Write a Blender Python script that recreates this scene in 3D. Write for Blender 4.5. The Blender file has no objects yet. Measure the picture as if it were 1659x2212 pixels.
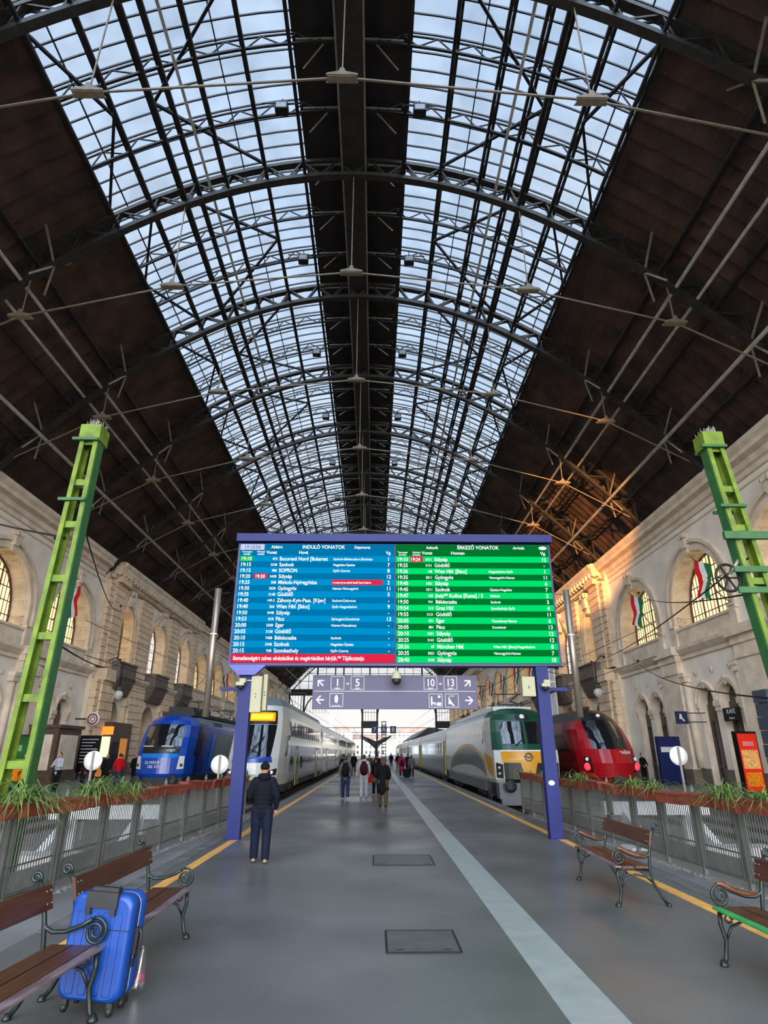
import bpy, bmesh, math, random
import numpy as np
from mathutils import Vector, Matrix
random.seed(7)
S = bpy.context.scene; C = S.collection
PI = math.pi
# ---------------------------------------------------------------- camera
F = 1310.0; TH = math.atan(519/F); YAW = math.atan(21.5/F*math.cos(TH))
cam = bpy.data.objects.new('camera', bpy.data.cameras.new('camera')); C.objects.link(cam)
cam.data.sensor_fit = 'VERTICAL'; cam.data.sensor_height = 36; cam.data.lens = F/2212*36
cam.location = (0, 0, 1.85); cam.rotation_euler = (PI/2+TH, 0, -YAW)
cam.data.clip_end = 1500; cam.data.clip_start = .05
S.camera = cam
S.view_settings.view_transform = 'Standard'; S.view_settings.look = 'None'
S.view_settings.exposure = 0.45; S.view_settings.gamma = 1
# ---------------------------------------------------------------- world: evening sky, brighter to the west (behind) and at the horizon
W = bpy.data.worlds.new('world'); S.world = W; W.use_nodes = True
nt = W.node_tree; nt.nodes.clear()
def nn(t, k, **kw):
    n = t.nodes.new(k)
    for a, b in kw.items(): setattr(n, a, b)
    return n
out = nn(nt, 'ShaderNodeOutputWorld'); bg = nn(nt, 'ShaderNodeBackground')
tc = nn(nt, 'ShaderNodeTexCoord'); sep = nn(nt, 'ShaderNodeSeparateXYZ')
nt.links.new(tc.outputs['Generated'], sep.inputs[0])
elev = nn(nt, 'ShaderNodeValToRGB'); nt.links.new(sep.outputs[2], elev.inputs[0])
el = elev.color_ramp.elements
el[0].position = 0.0; el[0].color = (.78, .80, .85, 1)
el[1].position = .97; el[1].color = (.31, .43, .64, 1)
e = el.new(.30); e.color = (.56, .64, .76, 1)
e = el.new(.55); e.color = (.40, .53, .73, 1)
cl = nn(nt, 'ShaderNodeTexNoise'); cl.inputs['Scale'].default_value = 3.5; cl.inputs['Detail'].default_value = 5
nt.links.new(tc.outputs['Generated'], cl.inputs['Vector'])
clr = nn(nt, 'ShaderNodeMapRange'); clr.inputs[1].default_value = .42; clr.inputs[2].default_value = .75; clr.inputs[3].default_value = 0; clr.inputs[4].default_value = .45
nt.links.new(cl.outputs[0], clr.inputs[0])
mx = nn(nt, 'ShaderNodeMixRGB'); nt.links.new(clr.outputs[0], mx.inputs[0]); nt.links.new(elev.outputs[0], mx.inputs[1]); mx.inputs[2].default_value = (.54, .61, .72, 1)
west = nn(nt, 'ShaderNodeMapRange'); west.inputs[1].default_value = .12; west.inputs[2].default_value = -.45; west.inputs[3].default_value = 1.0; west.inputs[4].default_value = 12.0
nt.links.new(sep.outputs[1], west.inputs[0])
wc = nn(nt, 'ShaderNodeMixRGB'); wc.blend_type = 'MULTIPLY'; wc.inputs[0].default_value = 1; wc.inputs[2].default_value = (1, .93, .84, 1)
nt.links.new(mx.outputs[0], wc.inputs[1]); nt.links.new(wc.outputs[0], bg.inputs[0]); nt.links.new(west.outputs[0], bg.inputs[1])
nt.links.new(bg.outputs[0], out.inputs[0])
# low evening sun shaft that reaches only the right-hand roof and the corner pier
sp = bpy.data.lights.new('evening_sun_shaft', 'SPOT'); sp.energy = 520000; sp.color = (1, .45, .14); sp.spot_size = math.radians(9); sp.spot_blend = .35; sp.shadow_soft_size = .3
so = bpy.data.objects.new('evening_sun_shaft', sp); C.objects.link(so); so.location = (-4, -20, 13.5)
so.rotation_euler = (Vector((16.6, 50, 18.0))-so.location).to_track_quat('-Z', 'Y').to_euler()
# ---------------------------------------------------------------- materials
MATS = {}
def mat(name, col, rough=.7, metal=0, var=.15, scale=3, bump=0, emit=0, ecol=None, stretch=None, wave=None, spec=.5, col2=None):
    if name in MATS: return MATS[name]
    m = bpy.data.materials.new(name); m.use_nodes = True; t = m.node_tree; b = t.nodes['Principled BSDF']
    b.inputs['Roughness'].default_value = rough; b.inputs['Metallic'].default_value = metal
    b.inputs['Specular IOR Level'].default_value = spec
    tc = nn(t, 'ShaderNodeTexCoord'); mp = nn(t, 'ShaderNodeMapping'); t.links.new(tc.outputs['Object'], mp.inputs[0])
    if stretch: mp.inputs['Scale'].default_value = stretch
    n = nn(t, 'ShaderNodeTexNoise'); n.inputs['Scale'].default_value = scale; n.inputs['Detail'].default_value = 6
    t.links.new(mp.outputs[0], n.inputs['Vector'])
    r = nn(t, 'ShaderNodeValToRGB'); t.links.new(n.outputs[0], r.inputs[0])
    c1 = [max(0, c*(1-var)) for c in col]; c2 = col2 or [min(1, c*(1+var)) for c in col]
    r.color_ramp.elements[0].position = .32; r.color_ramp.elements[0].color = (*c1, 1)
    r.color_ramp.elements[1].position = .68; r.color_ramp.elements[1].color = (*c2, 1)
    t.links.new(r.outputs[0], b.inputs['Base Color'])
    if bump or wave:
        bp = nn(t, 'ShaderNodeBump'); bp.inputs['Strength'].default_value = bump or .5; bp.inputs['Distance'].default_value = .05
        if wave:
            wv = nn(t, 'ShaderNodeTexWave'); wv.bands_direction = wave[0]; wv.inputs['Scale'].default_value = wave[1]; wv.inputs['Distortion'].default_value = wave[2]
            t.links.new(tc.outputs['Object'], wv.inputs['Vector']); t.links.new(wv.outputs[0], bp.inputs['Height'])
        else: t.links.new(n.outputs[0], bp.inputs['Height'])
        t.links.new(bp.outputs[0], b.inputs['Normal'])
    if emit:
        b.inputs['Emission Strength'].default_value = emit; b.inputs['Emission Color'].default_value = (*(ecol or col), 1)
    m.diffuse_color = (*col, 1); MATS[name] = m
    return m
def s2l(r, g, b): return tuple(((c/255)/12.92 if c/255 <= .04045 else ((c/255+.055)/1.055)**2.4) for c in (r, g, b))
def glassmat(name, tint=(.85, .9, .95), gloss=.12, milky=.25):
    if name in MATS: return MATS[name]
    m = bpy.data.materials.new(name); m.use_nodes = True; t = m.node_tree; t.nodes.clear()
    o = nn(t, 'ShaderNodeOutputMaterial'); tr = nn(t, 'ShaderNodeBsdfTransparent'); tr.inputs[0].default_value = (*tint, 1)
    g = nn(t, 'ShaderNodeBsdfGlossy'); g.inputs['Roughness'].default_value = .1; tl = nn(t, 'ShaderNodeBsdfTranslucent'); tl.inputs[0].default_value = (.8, .86, .92, 1)
    a = nn(t, 'ShaderNodeMixShader'); b = nn(t, 'ShaderNodeMixShader')
    nz = nn(t, 'ShaderNodeTexNoise'); nz.inputs['Scale'].default_value = .6; nz.inputs['Detail'].default_value = 5
    tc = nn(t, 'ShaderNodeTexCoord'); t.links.new(tc.outputs['Object'], nz.inputs['Vector'])
    mr = nn(t, 'ShaderNodeMapRange'); mr.inputs[1].default_value = .3; mr.inputs[2].default_value = .7; mr.inputs[3].default_value = 0; mr.inputs[4].default_value = milky*2
    t.links.new(nz.outputs[0], mr.inputs[0]); t.links.new(mr.outputs[0], a.inputs[0])
    t.links.new(tr.outputs[0], a.inputs[1]); t.links.new(tl.outputs[0], a.inputs[2])
    b.inputs[0].default_value = gloss; t.links.new(a.outputs[0], b.inputs[1]); t.links.new(g.outputs[0], b.inputs[2]); t.links.new(b.outputs[0], o.inputs[0])
    MATS[name] = m; return m
# ---------------------------------------------------------------- mesh helper
class MB:
    def __init__(s, fn=None): s.v = []; s.f = []; s.m = []; s.fn = fn; s.cur = 0; s.sm = []
    def add(s, vs, fs, smooth=False):
        o = len(s.v); s.v += [tuple(v) for v in vs]
        for f in fs: s.f.append([i+o for i in f]); s.m.append(s.cur); s.sm.append(smooth)
        return s
    def box(s, a, b):
        x0, y0, z0 = [min(p, q) for p, q in zip(a, b)]; x1, y1, z1 = [max(p, q) for p, q in zip(a, b)]
        v = [(x0, y0, z0), (x1, y0, z0), (x1, y1, z0), (x0, y1, z0), (x0, y0, z1), (x1, y0, z1), (x1, y1, z1), (x0, y1, z1)]
        return s.add(v, [(0, 3, 2, 1), (4, 5, 6, 7), (0, 1, 5, 4), (1, 2, 6, 5), (2, 3, 7, 6), (3, 0, 4, 7)])
    def bar(s, p, q, w, h=None, up=(0, 0, 1)):
        h = h or w; p = Vector(p); q = Vector(q); d = q-p
        if d.length < 1e-6: return s
        d.normalize(); u = Vector(up)
        if abs(d.dot(u)) > .98: u = Vector((0, 1, 0)) if abs(d.y) < .9 else Vector((1, 0, 0))
        a = d.cross(u).normalized()*(w/2); b = a.cross(d).normalized()*(h/2)
        v = [p-a-b, p+a-b, p+a+b, p-a+b, q-a-b, q+a-b, q+a+b, q-a+b]
        return s.add(v, [(0, 3, 2, 1), (4, 5, 6, 7), (0, 1, 5, 4), (1, 2, 6, 5), (2, 3, 7, 6), (3, 0, 4, 7)])
    def rings(s, rings, cap=True, closed=True, smooth=True):
        n = len(rings[0]); vs = [v for r in rings for v in r]; fs = []
        for i in range(len(rings)-1):
            for j in range(n if closed else n-1):
                k = (j+1) % n; fs.append((i*n+j, i*n+k, (i+1)*n+k, (i+1)*n+j))
        s.add(vs, fs, smooth)
        if cap and closed:
            o = len(s.v)-len(vs); s.f.append([o+i for i in range(n)][::-1]); s.m.append(s.cur); s.sm.append(False)
            s.f.append([o+(len(rings)-1)*n+i for i in range(n)]); s.m.append(s.cur); s.sm.append(False)
        return s
    def tube(s, pts, r, n=8, cap=True, ell=1.0):
        pts = [Vector(p) for p in pts]; R = r if isinstance(r, (list, tuple)) else [r]*len(pts); rg = []
        pu = None
        for i, p in enumerate(pts):
            d = (pts[min(i+1, len(pts)-1)]-pts[max(i-1, 0)]).normalized()
            if pu is None: pu = Vector((0, 0, 1)) if abs(d.z) < .9 else Vector((0, 1, 0))
            a = d.cross(pu).normalized(); b = a.cross(d).normalized(); pu = b
            rg.append([p+a*R[i]*math.cos(t*2*PI/n)+b*R[i]*ell*math.sin(t*2*PI/n) for t in range(n)])
        return s.rings(rg, cap)
    def lathe(s, c, prof, n=16, axis='z'):
        rg = []
        for r, h in prof:
            ring = []
            for t in range(n):
                x, y = r*math.cos(t*2*PI/n), r*math.sin(t*2*PI/n)
                ring.append({'z': (c[0]+x, c[1]+y, c[2]+h), 'y': (c[0]+x, c[1]+h, c[2]+y), 'x': (c[0]+h, c[1]+x, c[2]+y)}[axis])
            rg.append(ring)
        return s.rings(rg)
    def prism(s, poly, fn, d0, d1):
        n = len(poly); v = [fn(a, b, d0) for a, b in poly]+[fn(a, b, d1) for a, b in poly]
        return s.add(v, [tuple(range(n))[::-1], tuple(range(n, 2*n))]+[(i, (i+1) % n, n+(i+1) % n, n+i) for i in range(n)])
    def build(s, name, mats, parent=None, kind=None, label=None, local=None):
        vs = s.v
        if s.fn: vs = [s.fn(*v) for v in vs]
        if local: vs = [(v[0]-local[0], v[1]-local[1], v[2]-local[2]) for v in vs]
        me = bpy.data.meshes.new(name); me.from_pydata([tuple(v) for v in vs], [], s.f)
        if not isinstance(mats, (list, tuple)): mats = [mats]
        for m in mats: me.materials.append(m)
        me.polygons.foreach_set('material_index', s.m); me.polygons.foreach_set('use_smooth', s.sm)
        me.update()
        bm = bmesh.new(); bm.from_mesh(me); bmesh.ops.recalc_face_normals(bm, faces=bm.faces); bm.to_mesh(me); bm.free()
        o = bpy.data.objects.new(name, me); C.objects.link(o)
        if parent is not None: o.parent = parent
        if kind: o['kind'] = kind
        if label: o['label'] = label
        return o
def tag(o, label, cat, group=None):
    o['label'] = label; o['category'] = cat
    if group: o['group'] = group
    return o
def thing(name, label, cat, loc=(0, 0, 0), rz=0, group=None):
    o = bpy.data.objects.new(name, None); C.objects.link(o); o.location = loc; o.rotation_euler = (0, 0, rz); o.empty_display_size = .1
    return tag(o, label, cat, group)
def struct(o): o['kind'] = 'structure'; return o
def kids(o): return [c for c in list(bpy.data.objects) if c.parent == o]
def dup(root, loc, rz=None, label=None, group=None, cat=None, scale=None):
    tree = {}
    for x in bpy.data.objects:
        if x.parent: tree.setdefault(x.parent.name, []).append(x)
    def cp(o, par):
        c = o.copy(); C.objects.link(c)
        if par is not None: c.parent = par
        for ch in tree.get(o.name, []): cp(ch, c)
        return c
    r = cp(root, None); r.location = loc
    if rz is not None: r.rotation_euler = (0, 0, rz)
    if scale: r.scale = scale
    if label: r['label'] = label
    if group: r['group'] = group
    return r
def text(s, name, size, loc, rot, m, parent=None, align='LEFT', ext=.002, sx=1.0, bold=0.0):
    """one lettering part; s may be a list of (string, x, z, size, align[, sx]) laid out in a local plane"""
    items = s if isinstance(s, list) else [(s, 0, 0, size, align)]
    vs = []; fs = []
    for it in items:
        st, x, z, sz, al = it[:5]; k = it[5] if len(it) > 5 else sx
        cu = bpy.data.curves.new('t', 'FONT'); cu.body = st; cu.size = sz; cu.align_x = al; cu.extrude = ext; cu.resolution_u = 3; cu.offset = bold*sz
        ob = bpy.data.objects.new('t', cu); C.objects.link(ob)
        bpy.context.view_layer.update()
        me = bpy.data.meshes.new_from_object(ob.evaluated_get(bpy.context.evaluated_depsgraph_get()))
        o = len(vs); vs += [(v.co.x*k+x, v.co.y+z, v.co.z) for v in me.vertices]; fs += [[i+o for i in p.vertices] for p in me.polygons]
        bpy.data.objects.remove(ob); bpy.data.curves.remove(cu); bpy.data.meshes.remove(me)
    me = bpy.data.meshes.new(name); me.from_pydata(vs, [], fs); me.materials.append(m)
    o = bpy.data.objects.new(name, me); C.objects.link(o); o.location = loc; o.rotation_euler = rot
    if parent is not None: o.parent = parent
    return o
# ---------------------------------------------------------------- geometry constants
XC = -1.2; XL = -22.4; XR = 19.6; BAY = 8.9; YT = [22.5+BAY*i for i in range(-4, 17)]; YEND = YT[-1]; YSTART = YT[0]
_x = np.array([0, 3.8, 6.1, 9.4, 11.5, 14.1, 18.0, 20.6]); _z = np.array([29.3, 28.8, 28.0, 26.35, 25.2, 23.15, 19.25, 16.4])
_A = np.stack([np.ones(8), _x**2, _x**4, _x**6], 1); _c = np.linalg.lstsq(_A, _z, rcond=None)[0]
def zc(x): return float(_c[0]+_c[1]*x*x+_c[2]*x**4+_c[3]*x**6)
def rp(x, off=0.0):
    """point (X, Z) of the roof arc at lateral position x from the hall axis, pushed outward by off"""
    d = float(2*_c[1]*x+4*_c[2]*x**3+6*_c[3]*x**5); n = math.hypot(1, d)
    return XC+x-d/n*off, zc(x)+off/n
MS = lambda: None
M_iron = mat('dark_iron', (.014, .013, .013), .6, .2, .3, 4, spec=.25)
M_iron2 = mat('grey_brown_iron', (.030, .027, .023), .6, .2, .3, 3, spec=.25)
M_pipe = mat('pale_pipe', (.22, .20, .165), .5, .2, .25, 2)
M_roof = mat('rusty_roof_sheet', (.038, .021, .015), .8, 0, .5, .8, col2=(.075, .036, .022), wave=('X', 4.0, 0), bump=.6)
M_strip = mat('dark_ridge_sheet', (.012, .008, .007), .8, 0, .3, 2)
M_glass = glassmat('skylight_glass', (.90, .95, 1.0), .05, .045)
M_plate = mat('tie_plate_paint', (.20, .16, .11), .6, .2, .2, 5)
# ================================================================= ROOF
XS_IN, XS_OUT = 2.3, 11.15
def arc_pts(a, b, n, off): return [rp(a+(b-a)*i/n, off) for i in range(n+1)]
# ceiling: stepped roof sheets left and right plus ridge strip (one structure)
mb = MB()
for a, b, n in ((-22.3, -XS_OUT, 9), (XS_OUT, 22.3, 9), (-XS_IN, XS_IN, 4)):
    mb.cur = 1 if n == 4 else 0
    y = YSTART
    while y < YEND:
        y1 = y+.89; P = [arc_pts(a, b, n, 1.45), arc_pts(a, b, n, 1.24 if n == 9 else 1.43)]
        vs = [(p[0], y, p[1]) for p in P[0]]+[(p[0], y1, p[1]) for p in P[1]]+[(p[0], y1, p[1]) for p in P[0]]
        k = n+1; mb.add(vs, [(i, i+1, k+i+1, k+i) for i in range(n)]+[(k+i, k+i+1, 2*k+i+1, 2*k+i) for i in range(n)])
        y = y1
# outer weather skin above the sheets keeps the sky out
mb.build('ceiling', [M_roof, M_strip], kind='structure')
for sgn, nm in ((-1, 'window_1'), (1, 'window_2')):
    a, b = sgn*XS_IN, sgn*XS_OUT
    g = MB(); P = arc_pts(a, b, 14, 1.6)
    g.add([(p[0], YSTART, p[1]) for p in P]+[(p[0], YEND, p[1]) for p in P], [(i, i+1, 15+i+1, 15+i) for i in range(14)], True)
    w = g.build(nm, M_glass, kind='structure')
    w['label'] = 'long arched glass skylight %s the ridge' % ('left of' if sgn < 0 else 'right of')
    fr = MB(); P = arc_pts(a, b, 8, 1.5); y = YSTART
    while y < YEND:
        for i in range(8): fr.bar((P[i][0], y, P[i][1]), (P[i+1][0], y, P[i+1][1]), .055, .09)
        y += BAY/12
    for x in (5.2, 10.4):
        p = rp(sgn*x, 1.5); fr.bar((p[0], YSTART, p[1]), (p[0], YEND, p[1]), .045, .08)
    fr.build('glazing_bars', M_iron, w)
# longitudinal lattice purlins
def purlin(x, lo, hi, wid, label, web=True, m=None):
    t = thing('roof_purlin', label, 'roof beam', (0, 0, 0), group='lengthwise roof purlins')
    pl, ph = rp(x, lo), rp(x, hi)
    MB().bar((pl[0], YSTART, pl[1]), (pl[0], YEND, pl[1]), wid, wid*1.1).build('bottom_chord', m or M_iron, t)
    MB().bar((ph[0], YSTART, ph[1]), (ph[0], YEND, ph[1]), wid, wid).build('top_chord', M_iron, t)
    if web:
        w = MB(); n = 6; 
        for i in range(len(YT)-1):
            for j in range(n):
                y0 = YT[i]+BAY*j/n; y1 = y0+BAY/n; A, B = (pl, ph) if j % 2 == 0 else (ph, pl)
                w.bar((A[0], y0, A[1]), (B[0], y1, B[1]), .06, .06)
        w.build('web_bracing', M_iron, t)
    return t
PUR = [(2.45, 'beside the ridge strip'), (4.3, 'second from the ridge'), (6.2, 'third from the ridge'), (7.5, 'inner one of the close pair'), (8.2, 'heavy outer one of the close pair'), (9.6, "next to the outer glass edge"), (11.2, 'along the outer glass edge')]
for sgn in (-1, 1):
    sd = 'left' if sgn < 0 else 'right'
    for x, d in PUR: purlin(sgn*x, .15, 1.1, .17 if x == 8.2 else .13, 'dark lattice roof purlin on the %s, %s' % (sd, d))
    for x, d in ((14.4, 'first below the glass'), (16.6, 'second below the glass'), (18.9, 'lowest above the cornice')):
        purlin(sgn*x, .55, 1.2, .12, 'dark roof purlin under the %s rusty sheets, %s' % (sd, d), web=False, m=M_iron2)
for sgn in (-1, 1):
    p = rp(sgn*6.95, .5); tag(MB().tube([(p[0], YSTART, p[1]), (p[0], YEND, p[1])], .07, 8).build('roof_pipe', M_pipe), 'pale pipe running lengthwise under the %s skylight' % ('left' if sgn < 0 else 'right'), 'pipe')
# main arched trusses
def truss(Y, label):
    t = thing('roof_truss', label, 'roof truss', (XC, Y, 0), group='main arched roof trusses')
    L = (XC, Y, 0); xs = [21.6*i/26 for i in range(-26, 27)]
    lo = [rp(x, 0) for x in xs]; hi = [rp(x, 1.0) for x in xs]
    for nm, P, h in (('bottom_chord', lo, .22), ('top_chord', hi, .2)):
        m = MB()
        for i in range(len(xs)-1): m.bar((P[i][0], Y, P[i][1]), (P[i+1][0], Y, P[i+1][1]), .34, h)
        m.build(nm, M_iron2, t, local=L)
    m = MB()
    for i in range(len(xs)-1):
        A, B = (lo[i], hi[i+1]) if i % 2 == 0 else (hi[i], lo[i+1])
        for dy in (-.1, .1): m.bar((A[0], Y+dy, A[1]), (B[0], Y+dy, B[1]), .06, .09)
    m.build('web_bracing', M_iron2, t, local=L)
    return t
T0 = truss(YT[3], 'dark riveted arch truss nearest overhead, cut by the top corners of the photo')
TL = ['first complete arch truss below the top of the photo', 'second complete arch truss from the top of the photo', 'third complete arch truss from the top of the photo', 'fourth complete arch truss from the top of the photo']
TR = [T0]
for i in range(4, len(YT)):
    k = i-4
    lab = 'dark riveted arched roof truss, '+(TL[k] if k < 4 else 'fifth or further down the hall' if i < len(YT)-1 else 'at the far gable')
    d = dup(T0, (XC, YT[i], 0), label=lab); TR.append(d)
# light intermediate arches, two per bay
def minor(Y):
    t = thing('roof_rib', 'thin intermediate lattice rib across the skylights between two main trusses', 'roof rib', (XC, Y, 0), group='thin ribs between the trusses')
    xs = [11.15*i/16 for i in range(-16, 17)]; lo = [rp(x, .6) for x in xs]; hi = [rp(x, 1.25) for x in xs]; m = MB(); L = (XC, Y, 0)
    for i in range(len(xs)-1):
        m.bar((lo[i][0], Y, lo[i][1]), (lo[i+1][0], Y, lo[i+1][1]), .10, .10); m.bar((hi[i][0], Y, hi[i][1]), (hi[i+1][0], Y, hi[i+1][1]), .07, .07)
    m.build('chord', M_iron, t, local=L)
    m = MB()
    for i in range(len(xs)-1):
        A, B = (lo[i], hi[i+1]) if i % 2 == 0 else (hi[i], lo[i+1]); m.bar((A[0], Y, A[1]), (B[0], Y, B[1]), .05, .05)
    m.build('web_bracing', M_iron, t, local=L)
    return t
R0 = minor(YT[3]+BAY/3)
for i in range(2, len(YT)-1):
    for j in (1, 2):
        if (i, j) == (3, 1): continue
        dup(R0, (XC, YT[i]+BAY*j/3, 0))
# diagonal wind braces
def brace(i):
    t = thing('wind_brace', 'long diagonal iron wind braces crossing the glass within one roof bay', 'roof brace', (XC, YT[i], 0), group='diagonal wind braces')
    L = (XC, YT[i], 0)
    for s in (-1, 1):
        for a, b in ((11.2, 9.6), (8.1, 4.3)):
            ys = [YT[i]+.4, YT[i]+BAY/2, YT[i]+BAY-.4]; xx = [(a, b, a), (b, a, b)][(i+(a > 9)) % 2]
            for k in range(2):
                p, q = rp(s*xx[k], .9), rp(s*xx[k+1], .9)
                MB().bar((p[0], ys[k], p[1]), (q[0], ys[k+1], q[1]), .12, .12).build('diagonal', M_iron, t, local=L)
    return t
B0 = brace(3); B1 = brace(4)
for i in range(5, len(YT)-1): dup(B0 if i % 2 else B1, (XC, YT[i], 0))
# tie rods with their plates
def tie(Y, label):
    t = thing('tie_rod', label, 'tie rod', (XC, Y, 0), group='suspended tie rods with triangular plates')
    L = (XC, Y, 0); P = [(-20.9, 16.7), (-14.9, 20.2), (-8.3, 22.0), (0, 22.94), (8.3, 22.0), (14.9, 20.2), (20.9, 16.7)]
    m = MB(); pts = [(XC+a, Y, b) for a, b in P]
    for p, q in zip(pts[:-1], pts[1:]):
        m.bar(p, q, .06)
    m.build('rod', M_plate, t, local=L)
    for a, b in P[1:-1]:
        m = MB()
        for dy in (-.13, .13): m.prism([(-.55, -.06), (.55, -.06), (.5, .02), (.12, .12), (.06, .3), (-.06, .3), (-.12, .12), (-.5, .02)], lambda u, v, d: (XC+a+u, Y+d, b+v), dy-.02, dy+.02)
        m.box((XC+a-.5, Y-.12, b-.1), (XC+a+.5, Y+.12, b-.04))
        m.build('plate', M_plate, t, local=L)
        z = rp(a, 0)
        MB().bar((XC+a, Y, b+.25), (z[0], Y, z[1]), .045).build('hanger', M_plate, t, local=L)
    return t
K0 = tie(YT[3], 'thin tie rod with triangular plates crossing highest in the photo')
for i in range(4, len(YT)-1):
    dup(K0, (XC, YT[i], 0), label='thin iron tie rod with triangular plates, '+(['second from the top of the photo', 'third from the top of the photo', 'fourth from the top of the photo'][i-4] if i < 7 else 'further down the hall'))
# angled struts (knee brackets) under the lower chord at the sides
def knees(i):
    for s in (-1, 1):
        t = thing('knee_bracket', 'pale iron bracket struts under the %s truss foot' % ('left' if s < 0 else 'right'), 'roof bracket', (XC, YT[i], 0), group='bracket struts at the %s truss feet' % ('left' if s < 0 else 'right'))
        for x in (14.0, 18.2):
            p = rp(s*x, -.05); q = rp(s*(x+.9), -.5)
            for dy in (-.7, .7): MB().bar((p[0], YT[i], p[1]), (q[0], YT[i]+dy, q[1]), .09).build('strut', M_plate, t, local=(XC, YT[i], 0))
            for dy in (-1.2, 1.2):
                q = rp(s*(x-.6), 1.0); MB().bar((p[0], YT[i], p[1]), (q[0], YT[i]+dy, q[1]), .08).build('strut', M_plate, t, local=(XC, YT[i], 0))
        yield t
KN = list(knees(3))
for i in range(4, len(YT)-1):
    for k in KN: dup(k, (XC, YT[i], 0))
# pipes along the side roofs
for s in (-1, 1):
    sd = 'left' if s < 0 else 'right'
    for x, z, r, d in ((15.25, 22.15, .085, 'upper inner'), (16.15, 21.5, .075, 'upper outer'), (18.0, 18.75, .10, 'lower single')):
        tag(MB().tube([(XC+s*x, YSTART, z), (XC+s*x, YEND, z)], r, 8).build('roof_pipe', M_pipe), 'long pale pipe under the %s roof slope, %s one' % (sd, d), 'pipe')
# ridge walkway: twin dark beams with light V braces
t = thing('ridge_walkway', 'dark lengthwise service walkway hanging under the ridge strip', 'walkway')
MB().box((XC-.55, YSTART, 29.75), (XC+.55, YEND, 29.85)).build('deck', M_iron2, t)
for s in (-1, 1): MB().bar((XC+s*.6, YSTART, 29.9), (XC+s*.6, YEND, 29.9), .08, .3).build('side_rail', M_pipe, t)
nb = 0; rest = MB()
for i in range(3, len(YT)-1):
    for j in range(3):
        y = YT[i]+BAY*j/3
        for s in (-1, 1):
            m = MB() if nb < 98 else rest; nb += 1
            m.bar((XC+s*.9, y, 30.1), (XC+s*2.1, y+1.2, 29.95), .05); m.bar((XC+s*.6, y, 30.05), (XC+s*2.3, y, 29.95), .06)
            if m is not rest: m.build('ridge_brace', M_pipe, t)
if rest.v: rest.build('ridge_brace', M_pipe, t, kind='stuff')
# floodlights in pairs
def flood(x, Y):
    p = rp(x, -.35); t = thing('floodlight', 'x', 'floodlight', (p[0], Y, p[1]), group='black floodlights hung beside the ridge')
    MB().box((-.28, -.2, -.25), (.28, .2, .2)).build('housing', M_iron, t); MB().box((-.22, -.21, -.2), (.22, -.18, .12)).build('lens', mat('dim_lens', (.1, .1, .11), .2), t)
    MB().bar((0, 0, .2), (0, 0, .6), .05).build('bracket', M_iron, t); MB().bar((-.7 if x > 0 else -.9, 0, .3), (.9 if x > 0 else .7, 0, .3), .05).build('arm', M_iron, t)
    return t
FL = {s: flood(s*3.15, YT[3]+5.0) for s in (-1, 1)}
for s in FL: FL[s]['label'] = 'black box floodlight hung %s of the ridge, topmost pair' % ('left' if s < 0 else 'right')
for i in range(4, 13):
    for s in (-1, 1):
        p = rp(s*3.15, -.35); dup(FL[s], (p[0], YT[i]+5.0, p[1]), label='black box floodlight hung %s of the ridge, %s' % ('left' if s < 0 else 'right', ['second pair from the top', 'third pair from the top', 'fourth pair from the top'][i-4] if i < 7 else 'a far pair'))
# ================================================================= FLOOR, TRACK BEDS
M_asph = mat('wet_asphalt', (.088, .088, .085), .3, 0, .2, .55, bump=.1, col2=(.118, .118, .113))
def wetness(m, lo, hi, sc):
    t = m.node_tree; b = t.nodes['Principled BSDF']; n = nn(t, 'ShaderNodeTexNoise'); n.inputs['Scale'].default_value = sc; n.inputs['Detail'].default_value = 7
    tc = nn(t, 'ShaderNodeTexCoord'); t.links.new(tc.outputs['Object'], n.inputs['Vector']); r = nn(t, 'ShaderNodeMapRange')
    r.inputs[1].default_value = .35; r.inputs[2].default_value = .65; r.inputs[3].default_value = lo; r.inputs[4].default_value = hi
    t.links.new(n.outputs[0], r.inputs[0]); t.links.new(r.outputs[0], b.inputs['Roughness'])
def grain(m, k=.22):
    t = m.node_tree; b = t.nodes['Principled BSDF']; n = nn(t, 'ShaderNodeTexNoise'); n.inputs['Scale'].default_value = 90; n.inputs['Detail'].default_value = 3
    tc = nn(t, 'ShaderNodeTexCoord'); t.links.new(tc.outputs['Object'], n.inputs['Vector']); r = nn(t, 'ShaderNodeMapRange'); r.inputs[1].default_value = .3; r.inputs[2].default_value = .7; r.inputs[3].default_value = 1-k; r.inputs[4].default_value = 1+k
    x = nn(t, 'ShaderNodeMixRGB'); x.blend_type = 'MULTIPLY'; x.inputs[0].default_value = 1; src = b.inputs['Base Color'].links[0].from_socket; t.links.new(n.outputs[0], r.inputs[0]); t.links.new(src, x.inputs[1]); t.links.new(r.outputs[0], x.inputs[2]); t.links.new(x.outputs[0], b.inputs['Base Color'])
grain(M_asph, .35)
wetness(M_asph, .27, .48, .3)
M_bed = mat('track_bed', (.12, .115, .105), .9, 0, .35, 6, bump=.4)
M_out = mat('outer_platform', (.16, .155, .15), .6, 0, .2, 1)
M_kerb = mat('worn_kerb', (.10, .10, .095), .7, 0, .35, 3, bump=.3)
M_strip2 = mat('pale_inlay', (.25, .27, .26), .35, 0, .12, 4)
M_yel = mat('yellow_paint', (.62, .31, .075), .55, 0, .2, 6)
PL, PR = -3.72, 4.88; ZB = -.45; PITL, PITR = -13.6, 13.4; Y0P = 7.0
mb = MB()
def sheet(x0, x1, y0, y1, z, mi): mb.cur = mi; mb.add([(x0, y0, z), (x1, y0, z), (x1, y1, z), (x0, y1, z)], [(0, 1, 2, 3)])
YF = 420
sheet(PL, PR, -30, YF, 0, 0)
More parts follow.
